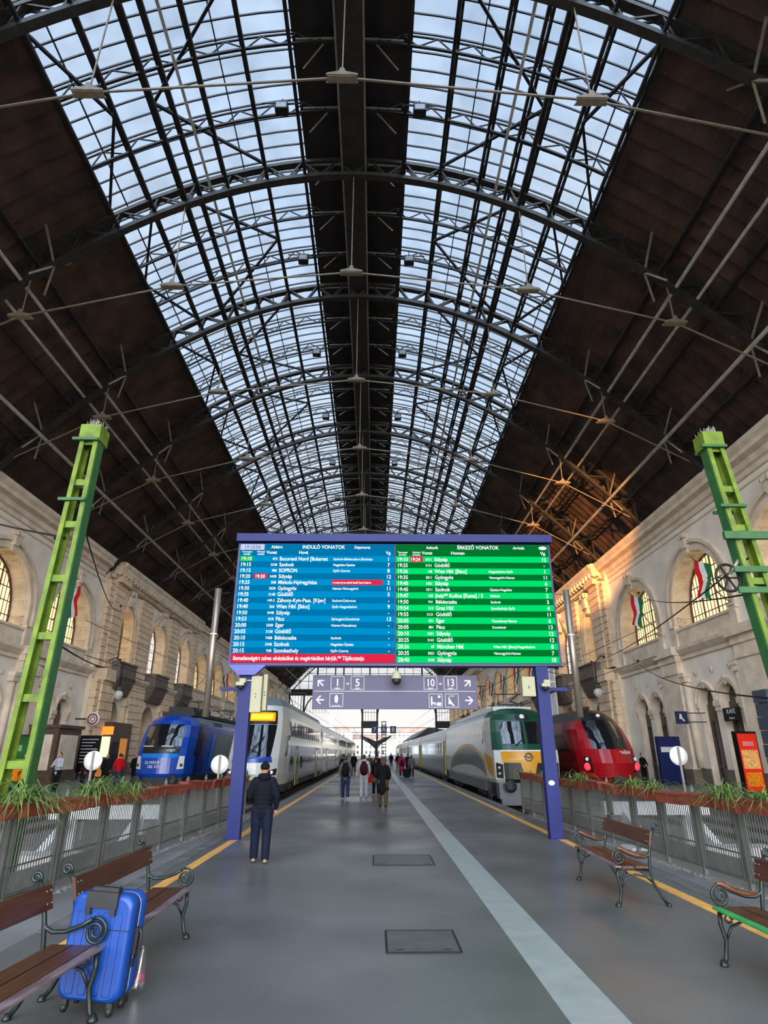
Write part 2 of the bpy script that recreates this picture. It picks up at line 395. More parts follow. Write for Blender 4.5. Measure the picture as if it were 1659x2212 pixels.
YE = 21.6; PLN, PRN = -5.25, 5.9
for a, b in ((PITL, PL), (PR, PITR)): sheet(a, b, -30, Y0P, 0, 2)
sheet(PLN, PL, Y0P, YE, 0, 2); sheet(PR, PRN, Y0P, YE, 0, 2)
for a, b in ((PITL, PLN), (PRN, PITR)): sheet(a, b, Y0P, YF, ZB, 1)
sheet(PLN, PL, YE, YF, ZB, 1); sheet(PR, PRN, YE, YF, ZB, 1); mb.cur = 3
for a, b in ((PLN, PL), (PR, PRN)): mb.add([(a, YE, ZB), (b, YE, ZB), (b, YE, 0), (a, YE, 0)], [(0, 1, 2, 3)])
for x in (PLN, PRN): mb.add([(x, Y0P, ZB), (x, YE, ZB), (x, YE, 0), (x, Y0P, 0)], [(0, 1, 2, 3)])
sheet(-60, PITL, -30, YF, 0, 2); sheet(PITR, 60, -30, YF, 0, 2)
mb.cur = 3
for x, s in ((PL, YE), (PR, YE), (PITL, Y0P), (PITR, Y0P)): mb.add([(x, s, ZB), (x, YF, ZB), (x, YF, 0), (x, s, 0)], [(0, 1, 2, 3)])
for a, b in ((PITL, PLN), (PRN, PITR)): mb.add([(a, Y0P, ZB), (b, Y0P, ZB), (b, Y0P, 0), (a, Y0P, 0)], [(0, 1, 2, 3)])
mb.cur = 2; sheet(-900, 900, -900, 900, -1.2, 1)
mb.build('floor', [M_asph, M_bed, M_out, M_kerb], kind='structure')
def slab(name, poly, z, m, label, h=.006, kind='structure'):
    o = MB().prism(poly, lambda a, b, d: (a, b, d), z, z+h).build(name, m); o['label'] = label
    if kind: o['kind'] = kind
    return o
slab('trim_1', [(-3.25, 3), (-3.07, 3), (-3.07, 300), (-3.25, 300)], .001, M_yel, 'yellow safety line along the left platform edge')
slab('trim_2', [(4.20, 3), (4.38, 3), (4.38, 300), (4.20, 300)], .001, M_yel, 'yellow safety line along the right platform edge')
slab('trim_3', [(1.45, 2), (1.90, 2), (1.86, 120), (1.50, 120)], .001, M_strip2, 'pale paving strip running up the platform')
for s, x in (('left', -3.72), ('right', 4.6)):
    slab('trim_4' if s == 'left' else 'trim_5', [(x, 8), (x+.28, 8), (x+.28, 300), (x, 300)], .001, M_kerb, 'worn concrete edge of the %s platform side' % s, .005)
M_hatch = mat('hatch_steel', (.07, .072, .072), .38, .2, .25, 5)
for (x0, x1, y0, y1), l in (((.14, .88, 7.18, 7.98), 'grey inspection hatch in the platform, nearest the camera'), ((0, 1.08, 12.2, 13.3), 'grey inspection hatch in the platform, the farther one level with the man')):
    t = thing('floor_hatch', l, 'floor hatch', ((x0+x1)/2, (y0+y1)/2, .001)); cx, cy = (x0+x1)/2, (y0+y1)/2
    MB().box((x0, y0, 0), (x1, y1, .008)).build('cover', M_hatch, t, local=(cx, cy, 0))
    m = MB()
    for a, b in (((x0, y0), (x1, y0)), ((x1, y0), (x1, y1)), ((x1, y1), (x0, y1)), ((x0, y1), (x0, y0))): m.bar((*a, .006), (*b, .006), .022, .008)
    m.build('frame', M_iron, t, local=(cx, cy, 0))
    for a in (x0+.13, x1-.13):
        MB().box((a-.04, y0+.08, .008), (a+.04, y0+.1, .011)).build('lifting_slot', M_iron, t, local=(cx, cy, 0))
# rails
M_rail = mat('rail_steel', (.10, .075, .06), .45, .6, .2, 6)
TRK = {'left_near': -5.95, 'left_far': -11.2, 'right_near': 6.72, 'right_far': 11.05}
for k, x in TRK.items():
    for s in (-.75, .75):
        tag(MB().box((x+s-.035, 9, ZB), (x+s+.035, YF, ZB+.14)).build('rail', M_rail), 'steel rail of the %s track' % k.replace('_', ' '), 'rail', 'rails of the %s track' % k.replace('_', ' '))
# ================================================================= SIDE WALLS
M_stone = mat('warm_stone', (.66, .53, .39), .8, 0, .16, 1.2, bump=.15, col2=(.76, .63, .48))
M_stone2 = mat('pale_plaster', (.76, .65, .53), .8, 0, .09, .8, col2=(.82, .73, .62))
M_ochre = mat('ochre_stone', (.70, .52, .34), .8, 0, .14, 1.5, bump=.2)
M_dkst = mat('dark_plinth_stone', (.16, .125, .09), .8, 0, .2, 1.5)
M_balc = mat('brown_balcony', (.13, .095, .075), .6, 0, .2, 2)
M_wood = mat('dark_joinery', (.085, .05, .032), .5, 0, .3, 4)
M_wframe = mat('oxblood_frame', (.10, .03, .022), .5, 0, .2, 4)
M_glow = mat('sunlit_window', (.9, .75, .4), .3, 0, .1, .5, emit=.9, ecol=(1.0, .80, .42))  # panes emit a glow in place of the sunlight outside
M_glow2 = mat('pale_lit_window', (.9, .85, .75), .3, 0, .1, .5, emit=.95, ecol=(1.0, .93, .82))  # paler panes, daylight glow put into the material likewise
M_dglass = mat('dark_glass', (.03, .03, .032), .08, 0, .2, 2)
def arc(cy, z, r, n=14, a0=0, a1=PI): return [(cy+r*math.cos(a0+(a1-a0)*i/n), z+r*math.sin(a0+(a1-a0)*i/n)) for i in range(n+1)]
def panel(mb, y0, y1, z0, z1, holes, d=0):
    """flat wall y0..y1 x z0..z1 at depth d with arched holes (cy, hw, zbase, zspring)"""
    q = lambda a, b, c, e: mb.add([(a, c, d), (b, c, d), (b, e, d), (a, e, d)], [(0, 1, 2, 3)])
    ys = y0
    for cy, hw, zb, zs in sorted(holes):
        q(ys, cy-hw, z0, z1); ys = cy+hw
        if zb > z0: q(cy-hw, cy+hw, z0, zb)
        A = arc(cy, zs, hw)
        for (a, za), (b, zb2) in zip(A[:-1], A[1:]): mb.add([(a, za, d), (b, zb2, d), (b, z1, d), (a, z1, d)], [(0, 1, 2, 3)])
    q(ys, y1, z0, z1)
def outline(cy, hw, zb, zs, n=14): return [(cy+hw, zb)]+arc(cy, zs, hw, n)+[(cy-hw, zb)]
def reveal(mb, h, d0, d1):
    P = outline(*h); n = len(P); mb.add([(a, b, d0) for a, b in P]+[(a, b, d1) for a, b in P], [(i, i+1, n+i+1, n+i) for i in range(n-1)])
    mb.add([(P[0][0], P[0][1], d0), (P[-1][0], P[-1][1], d0), (P[-1][0], P[-1][1], d1), (P[0][0], P[0][1], d1)], [(0, 1, 2, 3)])
def ring(mb, cy, z, r0, r1, d0, d1, zb=None, n=16):
    """moulding ring between radii r0<r1, protruding to d1 (<d0)"""
    A = ([(cy+r0, zb)] if zb is not None else [])+arc(cy, z, r0, n)+([(cy-r0, zb)] if zb is not None else [])
    B = ([(cy+r1, zb)] if zb is not None else [])+arc(cy, z, r1, n)+([(cy-r1, zb)] if zb is not None else [])
    for i in range(len(A)-1):
        v = [A[i], A[i+1], B[i+1], B[i]]
        mb.add([(a, b, d1) for a, b in v]+[(a, b, d0) for a, b in v], [(0, 1, 2, 3), (0, 4, 5, 1), (3, 2, 6, 7), (0, 3, 7, 4), (1, 5, 6, 2)])
def sweepY(mb, prof, y0, y1):
    """moulding profile [(d, z)...] extruded along y"""
    n = len(prof); mb.add([(y0, z, d) for d, z in prof]+[(y1, z, d) for d, z in prof], [(i, i+1, n+i+1, n+i) for i in range(n-1)]+[tuple(range(n)), tuple(range(n, 2*n))])
WN = [2]
def lattice_window(fn, h, d, glow, nv, nh, name='window'):
    WN[0] += 1; P = outline(*h); cy, hw, zb, zs = h
    o = MB(fn).add([(a, b, d) for a, b in P], [tuple(range(len(P)))]).build('%s_%d' % (name, WN[0]), glow, kind='structure')
    fr = MB(fn); Q = outline(cy, hw-.09, zb+.08, zs)
    for i in range(len(P)-1):
        fr.add([(P[i][0], P[i][1], d-.12), (P[i+1][0], P[i+1][1], d-.12), (Q[i+1][0], Q[i+1][1], d-.12), (Q[i][0], Q[i][1], d-.12), (Q[i][0], Q[i][1], d), (Q[i+1][0], Q[i+1][1], d)], [(0, 1, 2, 3), (3, 2, 5, 4)])
    top = lambda y: zs+math.sqrt(max(0, hw*hw-(y-cy)**2))
    for i in range(1, nv):
        y = cy-hw+2*hw*i/nv; w = .07 if i % 4 == 0 else .028; fr.box((y-w/2, zb, d-.08 if w > .05 else d-.04), (y+w/2, top(y), d))
    for i in range(1, nh):
        z = zb+(zs+hw-zb)*i/nh; hwz = hw if z < zs else math.sqrt(max(0, hw*hw-(z-zs)**2)); fr.box((cy-hwz, z-.025, d-.05), (cy+hwz, z+.025, d))
    fr.build('window_frame', M_wframe, o); return o
def coffers(mb, h, d0, d1, nside, boss):
    """square coffers with round bosses along the reveal of an arch"""
    cy, hw, zb, zs = h; dm = (d0+d1)/2; L = (d1-d0)*.36
    pos = []
    nv = max(1, int((zs-zb)/.75)); 
    for i in range(nv): z = zb+(zs-zb)*(i+.5)/nv; pos += [(cy+hw, z, PI), (cy-hw, z, 0)]
    na = nside
    for i in range(na): a = PI*(i+.5)/na; pos.append((cy+hw*math.cos(a), zs+hw*math.sin(a), a+PI))
    for y, z, a in pos:
        nx, nz = math.cos(a), math.sin(a); tx, tz = -nz, nx; t = .05
        pt = lambda u, w, o: (y+tx*u+nx*o, z+tz*u+nz*o, dm+w)
        e = .30
        for u0, u1, w0, w1 in ((-e, e, -L, -L+.06), (-e, e, L-.06, L), (-e, -e+.06, -L, L), (e-.06, e, -L, L), (-e*.62, e*.62, -L*.62, -L*.62+.04), (-e*.62, -e*.62+.04, -L*.62, L*.62)):
            v = [pt(u, w, o) for o in (0, t) for u, w in ((u0, w0), (u1, w0), (u1, w1), (u0, w1))]
            mb.add(v, [(4, 5, 6, 7), (0, 1, 5, 4), (1, 2, 6, 5), (2, 3, 7, 6), (3, 0, 4, 7)])
        v = [pt(.09*math.cos(k*PI/4), .09*math.sin(k*PI/4), t) for k in range(8)]+[pt(0, 0, t+.05)]
        boss.add(v, [(k, (k+1) % 8, 8) for k in range(8)])
def rustic(mb, y0, y1, z0, z1, d0, dp, ch=.52, gap=.065):
    z = z0; mb.box((y0+.06, z0, d0), (y1-.06, z1, dp+.10))
    while z < z1-.05: mb.box((y0, z, d0), (y1, min(z+ch-gap, z1), dp)); z += ch
CORN = [(0, 15.35), (-.10, 15.4), (-.10, 15.7), (-.22, 15.8), (-.30, 16.1), (-.62, 16.25), (-.62, 16.5), (-.78, 16.7), (-.80, 16.95), (.4, 16.95), (.4, 15.35)]
STR = [(0, 7.25), (-.12, 7.3), (-.12, 7.5), (-.22, 7.6), (-.40, 7.85), (-.42, 8.05), (-.08, 8.15), (0, 8.15)]
ARCHW = {}
def keystone(mb, cy, z, s=1.0, d=0):
    for i, (w, h0, h1, p) in enumerate(((.22, -.3, .35, .34), (.28, .35, .6, .42), (.17, -.62, -.3, .22))):
        mb.box((cy-w*s, z+h0*s, d), (cy+w*s, z+h1*s, d-p*s))
    for t in (-1, 1): mb.lathe((cy+t*.26*s, z+.42*s, d-.36*s), [(0, -.08*s), (.13*s, -.08*s), (.13*s, .08*s), (0, .08*s)], 8)
def bay(fn, yc, pav, w, det, orn, dark, near):
    a, b = yc-BAY/2, yc+BAY/2
    if not pav:
        UP = (yc, 3.2, 9.15, 10.25); panel(w, a, b, 7.6, 16.9, [UP]); det.cur = 0
        reveal(det, UP, 0, 1.25); ring(det, yc, 10.25, 3.22, 3.5, 0, -.10, 9.15); ring(det, yc, 10.25, 3.5, 3.72, 0, -.03, 9.15); ring(det, yc, 10.25, 3.72, 3.95, 0, -.20, 9.15)
        if near: coffers(orn, UP, 0, 1.2, 10, orn)
        keystone(orn, yc, 14.0, 1.0)
        det.box((yc-3.35, 8.15, 0), (yc+3.35, 9.15, -.05)); det.box((yc-3.4, 9.05, 0), (yc+3.4, 9.2, -.14))
        for s in (-1, 1):
            det.box((yc+s*3.5-.32, 8.1, 0), (yc+s*3.5+.32, 9.3, -.18)); det.box((yc+s*3.5-.36, 9.3, 0), (yc+s*3.5+.36, 9.42, -.24))
        det.box((a, 14.95, 0), (b, 15.05, -.06)); 
        SM = [(yc-1.2, .86, 0, 4.6), (yc+1.2, .86, 0, 4.6)]; panel(w, a, b, 0, 7.6, SM)
        for h in SM:
            reveal(det, h, 0, .55); ring(det, h[0], 4.6, .88, 1.06, 0, -.08); ring(det, h[0], 4.6, 1.06, 1.18, 0, -.15); keystone(orn, h[0], 5.62, .38)
            for s in (-1, 1): det.box((h[0]+s*1.02-.17, 4.3, 0), (h[0]+s*1.02+.17, 4.6, -.14)); det.box((h[0]+s*1.02-.13, 4.05, 0), (h[0]+s*1.02+.13, 4.3, -.08))
            P = outline(*h); dark.cur = 0; dark.add([(p, q, .5) for p, q in P], [tuple(range(len(P)))])
            dark.cur = 1; dark.box((h[0]-.8, 3.55, .5), (h[0]+.8, 4.5, .38)); dark.box((h[0]-.05, 0, .5), (h[0]+.05, 3.5, .42))
            dark.box((h[0]-.84, 0, .5), (h[0]-.72, 3.6, .4)); dark.box((h[0]+.72, 0, .5), (h[0]+.84, 3.6, .4)); dark.box((h[0]-.8, 1.0, .5), (h[0]+.8, 1.12, .42))
        orn.lathe((yc, 6.0, -.02), [(0, -.0), (.0, 0)], 3) if False else None
        for k in (0, 1.9, -1.9): 
            v = [(yc+k+.2*math.cos(t*PI/5), 6.35+.2*math.sin(t*PI/5), -.05) for t in range(10)]; orn.add(v+[(yc+k, 6.35, -.11)], [(i, (i+1) % 10, 10) for i in range(10)])
        # pier at the near boundary of the bay
        det.cur = 0; det.box((a-1.15, 1.0, 0), (a+1.15, 7.2, -.42)); det.box((a-1.3, 0, 0), (a+1.3, 1.0, -.55)) 
        det.box((a-1.25, 7.2, 0), (a+1.25, 7.6, -.5)); det.box((a-1.35, 7.6, 0), (a+1.35, 8.1, -.7)); det.box((a-1.3, 6.45, 0), (a+1.3, 6.6, -.5))
        for s in (-1, 1):
            det.tube([(a+s*1.5, 1.0, -.12), (a+s*1.5, 5.9, -.12)], .22, 10); det.box((a+s*1.5-.3, 5.9, 0), (a+s*1.5+.3, 6.2, -.4)); det.box((a+s*1.5-.36, 6.2, 0), (a+s*1.5+.36, 6.45, -.46))
        dark.cur = 2; dark.box((a, 0, 0), (yc-2.06, .95, -.06)); dark.box((yc+2.06, 0, 0), (b, .95, -.06)); dark.box((yc-.34, 0, 0), (yc+.34, .95, -.06)); dark.box((a-1.32, 0, 0), (a+1.32, .9, -.57))
    else:
        UP = (yc, 2.1, 8.9, 11.8); LO = (yc, 1.75, 0, 4.2); panel(w, a, b, 7.6, 16.9, [UP], -.3); panel(w, a, b, 0, 7.6, [LO], -.3)
        det.cur = 1; reveal(det, UP, -.3, .75); reveal(det, LO, -.3, 1.2); ring(det, yc, 11.8, 2.12, 2.35, -.3, -.4, 8.9); ring(det, yc, 11.8, 2.35, 2.6, -.3, -.5, 8.9)
        if near: coffers(orn, UP, -.25, .7, 7, orn)
        keystone(orn, yc, 14.3, 1.5, -.3)
        for s in (-1, 1):
            for k in range(3): orn.tube([(yc+s*(.4+k*.35), 14.6-.2*k, -.45), (yc+s*(.9+k*.35), 14.35-.3*k, -.5), (yc+s*(1.1+k*.4), 13.8-.35*k, -.4)], [.16, .12, .05], 6)
        P = outline(*LO); dark.cur = 0; dark.add([(p, q, 1.1) for p, q in P], [tuple(range(len(P)))]); dark.cur = 1
        dark.box((yc-1.75, 3.9, 1.1), (yc+1.75, 4.2, .9)); dark.box((yc-.06, 0, 1.1), (yc+.06, 4, .95)); dark.box((yc-1.2, 0, 1.1), (yc-1.05, 4, .95)); dark.box((yc+1.05, 0, 1.1), (yc+1.2, 4, .95))
        for k in range(1, 5): t = PI*k/5; dark.bar((yc, 4.2, 1.0), (yc+1.7*math.cos(t), 4.2+1.7*math.sin(t), 1.0), .06)
        # balcony
        dark.cur = 3; n = 10; V = []
        for z, k in ((6.3, .5), (6.9, .8), (7.5, 1.05), (7.7, 1.2)): V.append([(yc-2.3, z, -.3)]+[(yc-2.3*math.cos(PI*i/n), z, -.3-k*min(1, 1.6*math.sin(PI*i/n))) for i in range(n+1)]+[(yc+2.3, z, -.3)])
        dark.rings(V, True, True, False)
        dark.rings([[(p[0], z, -.3+(p[2]+.3)*k) for p in V[3]] for z, k in ((7.7, .9), (8.75, .9), (8.75, 1.0), (8.9, 1.0))], True, True, False)
        det.cur = 1
        for s in (-1, 1): rustic(det, a+(.0 if s < 0 else BAY-1.5), a+(1.5 if s < 0 else BAY), 8.2, 15.2, -.3, -.62); rustic(det, a+(.0 if s < 0 else BAY-1.7), a+(1.7 if s < 0 else BAY), 1.0, 7.2, -.3, -.8, .6)
        for s in (-1, 1): det.box((yc+s*2.55-.3, 1.0, -.3), (yc+s*2.55+.3, 6.3, -.62)); det.box((yc+s*2.55-.42, 5.6, -.3), (yc+s*2.55+.42, 6.2, -.75))
        for k in range(11): y = a+BAY*(k+.5)/11; orn.box((y-.13, 15.75, -.6), (y+.13, 16.15, -1.25)); orn.lathe((y, 15.8, -.95), [(.0, -.18), (.16, -.16), (.18, 0), (.1, .1)], 6)
        for k in range(26): y = a+BAY*(k+.5)/26; orn.box((y-.09, 15.45, -.5), (y+.09, 15.7, -.72))
        dark.cur = 2; dark.box((a, 0, -.3), (yc-1.75, .95, -.86)); dark.box((yc+1.75, 0, -.3), (b, .95, -.86))
PAV = (49.2, 75.9)
for side, fn in (('right', lambda y, z, d: (XR+d, y, z)), ('left', lambda y, z, d: (XL-d, y, z))):
    w = MB(fn); det = MB(fn); orn = MB(fn); dark = MB(fn); i = 0; wins = []
    for k in range(len(YT)-1):
        yc = YT[k]+BAY/2; pav = PAV[0] < yc < PAV[1] or 111 < yc < 137
        bay(fn, yc, pav, w, det, orn, dark, yc < 80)
        d = .75 if pav else 1.25
        if yc > 0: lattice_window(fn, (yc, 2.1, 8.9, 11.8) if pav else (yc, 3.2, 9.15, 10.25), d-.05, M_glow2 if pav and yc < 110 and yc > 60 else M_glow, 8 if pav else 16, 6 if pav else 5)
    w.build('wall_'+side, M_stone2, kind='structure')
    n = 6 if side == 'right' else 7
    o = det.build('trim_6' if side == 'right' else 'trim_7', [M_stone, M_ochre], kind='structure'); o['label'] = 'stone piers, arch mouldings and reveals of the %s wall' % side
    o = orn.build('trim_8' if side == 'right' else 'trim_9', M_stone, kind='structure'); o['label'] = 'coffers, bosses, brackets and keystones of the %s wall' % side
    o = dark.build('trim_10' if side == 'right' else 'trim_11', [M_dglass, M_wood, M_dkst, M_balc], kind='structure'); o['label'] = 'dark joinery, plinth and balconies of the %s wall' % side
    c = MB(fn)
    for a, b, off in ((YSTART, PAV[0]+1, 0), (PAV[0]+1, PAV[1], -.45), (PAV[1], 111.5, 0), (111.5, 138, -.45), (138, YEND, 0)):
        sweepY(c, [(d+off if d < .3 else d, z) for d, z in CORN], a, b); sweepY(c, [(d+off if d < 0 else d, z) for d, z in STR], a, b)
    for y in (PAV[0]+.5, PAV[1]-.4, 111.3, 138.1): c.box((y-.55, 0, .3), (y+.55, 16.9, -.32))
    c.cur = 1; rustic(c, PAV[0]+.9, PAV[0]+3.0, 8.2, 15.4, 0, -.75, .6); rustic(c, PAV[0]+.7, PAV[0]+3.2, 1.0, 7.3, 0, -.95, .66); c.box((PAV[0]+.8, 15.2, 0), (PAV[0]+3.0, 16.98, -1.1)); c.box((PAV[0]+.6, 7.2, 0), (PAV[0]+3.3, 8.1, -1.15))
    o = c.build('trim_12' if side == 'right' else 'trim_13', [M_stone, M_ochre], kind='structure'); o['label'] = 'main cornice and string course of the %s wall' % side
# ---------------------------------------------------------------- far gable
g = MB(); Y = YEND+.3; N = 40
M_gab = mat('gable_iron', (.03, .028, .026), .6, .2, .2, 2)
xs = [21.6*i/N for i in range(-N, N+1)]; P = [rp(x, 1.3) for x in xs]
o = MB().add([(p[0], Y, max(p[1], 16.9)) for p in P]+[(P[-1][0], Y, 16.5), (P[0][0], Y, 16.5)], [tuple(range(len(P)+2))]).build('window_60', glassmat('gable_glass', (.95, .97, 1), .05, .05), kind='structure')
g.box((XL, Y-.4, 15.6), (XR, Y+.2, 17.2)); 
for i in range(-9, 10):
    x = i*2.3; z = rp(x, 1.2)[1]; X = XC+x; g.bar((X, Y-.05, 17), (X, Y-.05, z), .12 if i % 3 else .38)
for z in (19.2, 21.2, 23.4, 25.6):
    h = next((xx for xx in np.linspace(21, 0, 200) if rp(xx, 1.2)[1] > z), 0); g.bar((XC-h, Y-.05, z), (XC+h, Y-.05, z), .12)
for i in range(-30, 31): g.bar((XC+i*.72, Y-.2, 17.2), (XC+i*.72, Y-.2, 18.3), .06)
# lower frame: columns in pairs with arched braces and cross girder
COLX = [(-3.0, 2.2), (19.4-2.0, 2.2), (-20.5, 2.2)]
for cx in (-1.15, 17.9, -20.2):
    for s in (-1.9, 1.9): g.bar((cx+s, Y-.2, 0), (cx+s, Y-.2, 15.8), .45)
    g.box((cx-2.2, Y-.5, 7.6), (cx+2.2, Y+.1, 9.3)); g.box((cx-1.9, Y-.2, 11.4), (cx+1.9, Y-.1, 11.5))
    for s in (-1, 1):
        A = [(cx+s*1.95, Y-.2, 9.3)]+[(cx+s*(1.95+3.6*(1-math.cos(t))), Y-.2, 10.0+5.6*math.sin(t)) for t in np.linspace(.2, PI/2, 8)]
        for p, q in zip(A[:-1], A[1:]): g.bar(p, q, .3)
    for k in (-1.1, -.4, .4, 1.1): g.bar((cx+k, Y-.15, 9.3), (cx+k, Y-.15, 15.6), .08)
for a, b in ((-18.2, -12), (-12, -3.2)): 
    for k in range(0, 8): g.bar((a+(b-a)*k/8, Y-.1, 11.2 if a < -13 else 14.6), (a+(b-a)*k/8, Y-.1, 15.7), .08)
o = g.build('wall_back', M_gab, kind='structure'); o['label'] = 'iron and glass gable closing the far end of the hall'
# front wall behind the camera with the great fan window opening
f = MB(); Y = YSTART
xs = [18*i/24 for i in range(-24, 25)]; 
for a, b in zip(xs[:-1], xs[1:]):
    za, zb_ = 6+math.sqrt(max(0, 18**2-a*a))*1.0, 6+math.sqrt(max(0, 18**2-b*b))
    f.add([(XC+a, Y, za), (XC+b, Y, zb_), (XC+b, Y, 32), (XC+a, Y, 32)], [(0, 1, 2, 3)])
f.add([(XL, Y, 0), (XC-18, Y, 0), (XC-18, Y, 32), (XL, Y, 32)], [(0, 1, 2, 3)]); f.add([(XC+18, Y, 0), (XR, Y, 0), (XR, Y, 32), (XC+18, Y, 32)], [(0, 1, 2, 3)])
f.build('wall_front', M_stone2, kind='structure')
# ================================================================= DEPARTURE BOARD
M_blue = mat('blue_paint', s2l(3, 20, 92), .6, 0, .06, 2)
M_bluedk = mat('dark_blue_frame', s2l(20, 24, 90), .45, 0, .08, 2)
M_lav = mat('lavender_sign', s2l(64, 59, 90), .5, 0, .04, 2)
M_cream = mat('cream_enamel', s2l(160, 156, 124), .5, 0, .04, 3)
M_white = mat('white_paint', (.75, .75, .73), .5, 0, .06, 4)
M_offw = mat('sign_white', (.62, .62, .60), .5, 0, .03, 4)
M_steel = mat('brushed_steel', (.32, .27, .21), .32, .7, .12, 1.5, stretch=(8, 8, .3))
M_black = mat('black_rubber', (.012, .012, .013), .5, 0, .2, 5)
def em(name, rgb, k=1.0):
    c = s2l(*rgb); m = mat(name, (0.0, 0.0, 0.0), .9, 0, 0, 1, emit=k*.74, ecol=c, spec=0); return m
E_b1, E_b2 = em('screen_blue_dark', (0, 118, 172)), em('screen_blue_light', (0, 146, 208)); E_g1, E_g2 = em('screen_green_dark', (0, 118, 45)), em('screen_green_light', (0, 226, 112))
E_w, E_r, E_gr, E_cy = em('screen_white', (250, 252, 255), 1.25), em('screen_red', (228, 40, 72)), em('screen_green_tag', (0, 190, 80)), em('screen_pale', (205, 215, 240))
YB = 15.5; X0, XM, X1 = -3.6, .53, 4.65; ZT, ZBO = 7.05, 3.93
bd = thing('departure_board', 'huge blue framed electronic board, blue departures left and green arrivals right', 'departure board', (.5, YB, 0))
LB = (.5, YB, 0)
m = MB(); m.box((X0-.06, YB+.02, ZBO-.07), (X1+.06, YB+.42, ZT+.02)); m.build('cabinet', M_bluedk, bd, local=LB)
m = MB(); m.box((X0-.1, YB-.12, ZT+.05), (X1+.1, YB+.5, ZT+.26)); m.build('top_beam', M_blue, bd, local=LB)
m = MB(); m.box((XM-.02, YB-.005, ZBO), (XM+.02, YB+.02, ZT)); m.build('divider', M_blue, bd, local=LB)
m = MB(); 
for i in range(110):
    x = X0+.1+(X1-X0-.2)*i/109
    for k in (-1, 1): m.bar((x, YB+.1, ZT+.26), (x+k*.02, YB+.1+k*.06, ZT+.36), .006)
m.build('bird_spikes', M_iron, bd, local=LB)
RH = (ZT-.33-(ZBO+.22))/16
def screen(name, xa, xb, c1, c2, mats, hdr, foot):
    m = MB(); y = YB-.004
    def q(x0, x1, z0, z1, k, yy=0): m.cur = k; m.add([(x0, y-yy, z0), (x1, y-yy, z0), (x1, y-yy, z1), (x0, y-yy, z1)], [(0, 1, 2, 3)])
    q(xa, xb, ZT-.33, ZT, hdr)
    n = 16 if foot is not None else 17
    rh = RH if foot is not None else (ZT-.33-ZBO)/17
    for i in range(n): q(xa, xb, ZT-.33-(i+1)*rh, ZT-.33-i*rh, 1 if i % 2 == 0 else 0)
    if foot is not None: q(xa, xb, ZBO, ZBO+.22, foot)
    return m, rh, q
dep = [('19:10', '', '473', 'Bucuresti Nord [Bukarest', 'Szolnok-Békéscsaba-Lőkösháza', '1'), ('19:15', '', '3338', 'Szolnok', 'Nagykáta-Újszász', '7'), ('19:15', '', '980', 'SOPRON', 'Győr-Csorna', '8'), ('19:20', '19:30', '3438', 'Sülysáp', '', '12'), ('19:25', '', '508', 'Miskolc-Nyíregyháza', '*', '2'), ('19:30', '', '3028', 'Gyöngyös', 'Hatvan-Vámosgyörk', '11'), ('19:35', '', '3148', 'Gödöllő', '', '5'), ('19:40', '', '149-3', 'Záhony-Kyiv-Pass. [Kijev]', 'Szolnok-Debrecen', '-'), ('19:40', '', '266', 'Wien Hbf. [Bécs]', 'Győr-Hegyeshalom', '9'), ('19:50', '', '3448', 'Sülysáp', '', '-'), ('19:53', '', '818', 'Pécs', 'Sárbogárd-Dombóvár', '13'), ('20:00', '', '5508', 'Eger', 'Hatvan-Füzesabony', '-'), ('20:05', '', '3158', 'Gödöllő', '', '-'), ('20:10', '', '7408', 'Békéscsaba', 'Szolnok', '-'), ('20:15', '', '3348', 'Szolnok', 'Nagykáta-Újszász', '-'), ('20:15', '', '938', 'Szombathely', 'Győr-Csorna', '-')]
arr = [('19:10', '19:24', '3411', 'Sülysáp', '', '12'), ('19:25', '', '3131', 'Gödöllő', '', '-'), ('19:26', '', '148', 'Wien Hbf. [Bécs]', 'Hegyeshalom-Győr', '1'), ('19:35', '', '3011', 'Gyöngyös', 'Vámosgyörk-Hatvan', '11'), ('19:40', '', '3421', 'Sülysáp', '', '6'), ('19:45', '', '3311', 'Szolnok', 'Újszász-Nagykáta', '7'), ('19:47', '', '160', 'jhely** Košice [Kassa] / S', 'Miskolc', '2'), ('19:50', '', '741', 'Békéscsaba', 'Szolnok', '3'), ('19:54', '', '313', 'Graz Hbf.', 'Szombathely-Győr', '4'), ('19:55', '', '3131', 'Gödöllő', '', '11'), ('20:05', '', '551', 'Eger', 'Füzesabony-Hatvan', '6'), ('20:05', '', '801', 'Pécs', 'Dombóvár', '13'), ('20:10', '', '3431', 'Sülysáp', '', '12'), ('20:25', '', '3141', 'Gödöllő', '', '12'), ('20:26', '', '67', 'München Hbf.', 'Wien Hbf. [Bécs]-Hegyeshalom', '8'), ('20:35', '', '3021', 'Gyöngyös', 'Vámosgyörk-Hatvan', '7'), ('20:40', '', '3441', 'Sülysáp', '', '10')]
def rows(data, xa, xb, rh, fr):
    W_ = xb-xa; big = []; small = []
    for i, (a, b, c, d, e, f_) in enumerate(data):
        z = ZT-.33-(i+.5)*rh-.052; X = lambda k: xa+W_*k
        big.append((a, X(fr[0]), z, .142, 'LEFT', .92))
        if b: big.append((b, X(fr[1]), z, .135, 'LEFT', .88))
        small.append((c, X(fr[2]), z+.01, .098, 'RIGHT', .9)); big.append((d, X(fr[3]), z, .142, 'LEFT', .86))
        if e and e != '*': small.append((e, X(fr[4]), z+.012, .092, 'LEFT', .9))
        big.append((f_, X(fr[5]), z, .142, 'CENTER', .95))
    return big, small
fl = (.008, .108, .245, .258, .605, .963)
m, rh, q = screen('departures_screen', X0, XM-.02, 0, 1, None, 0, 2)
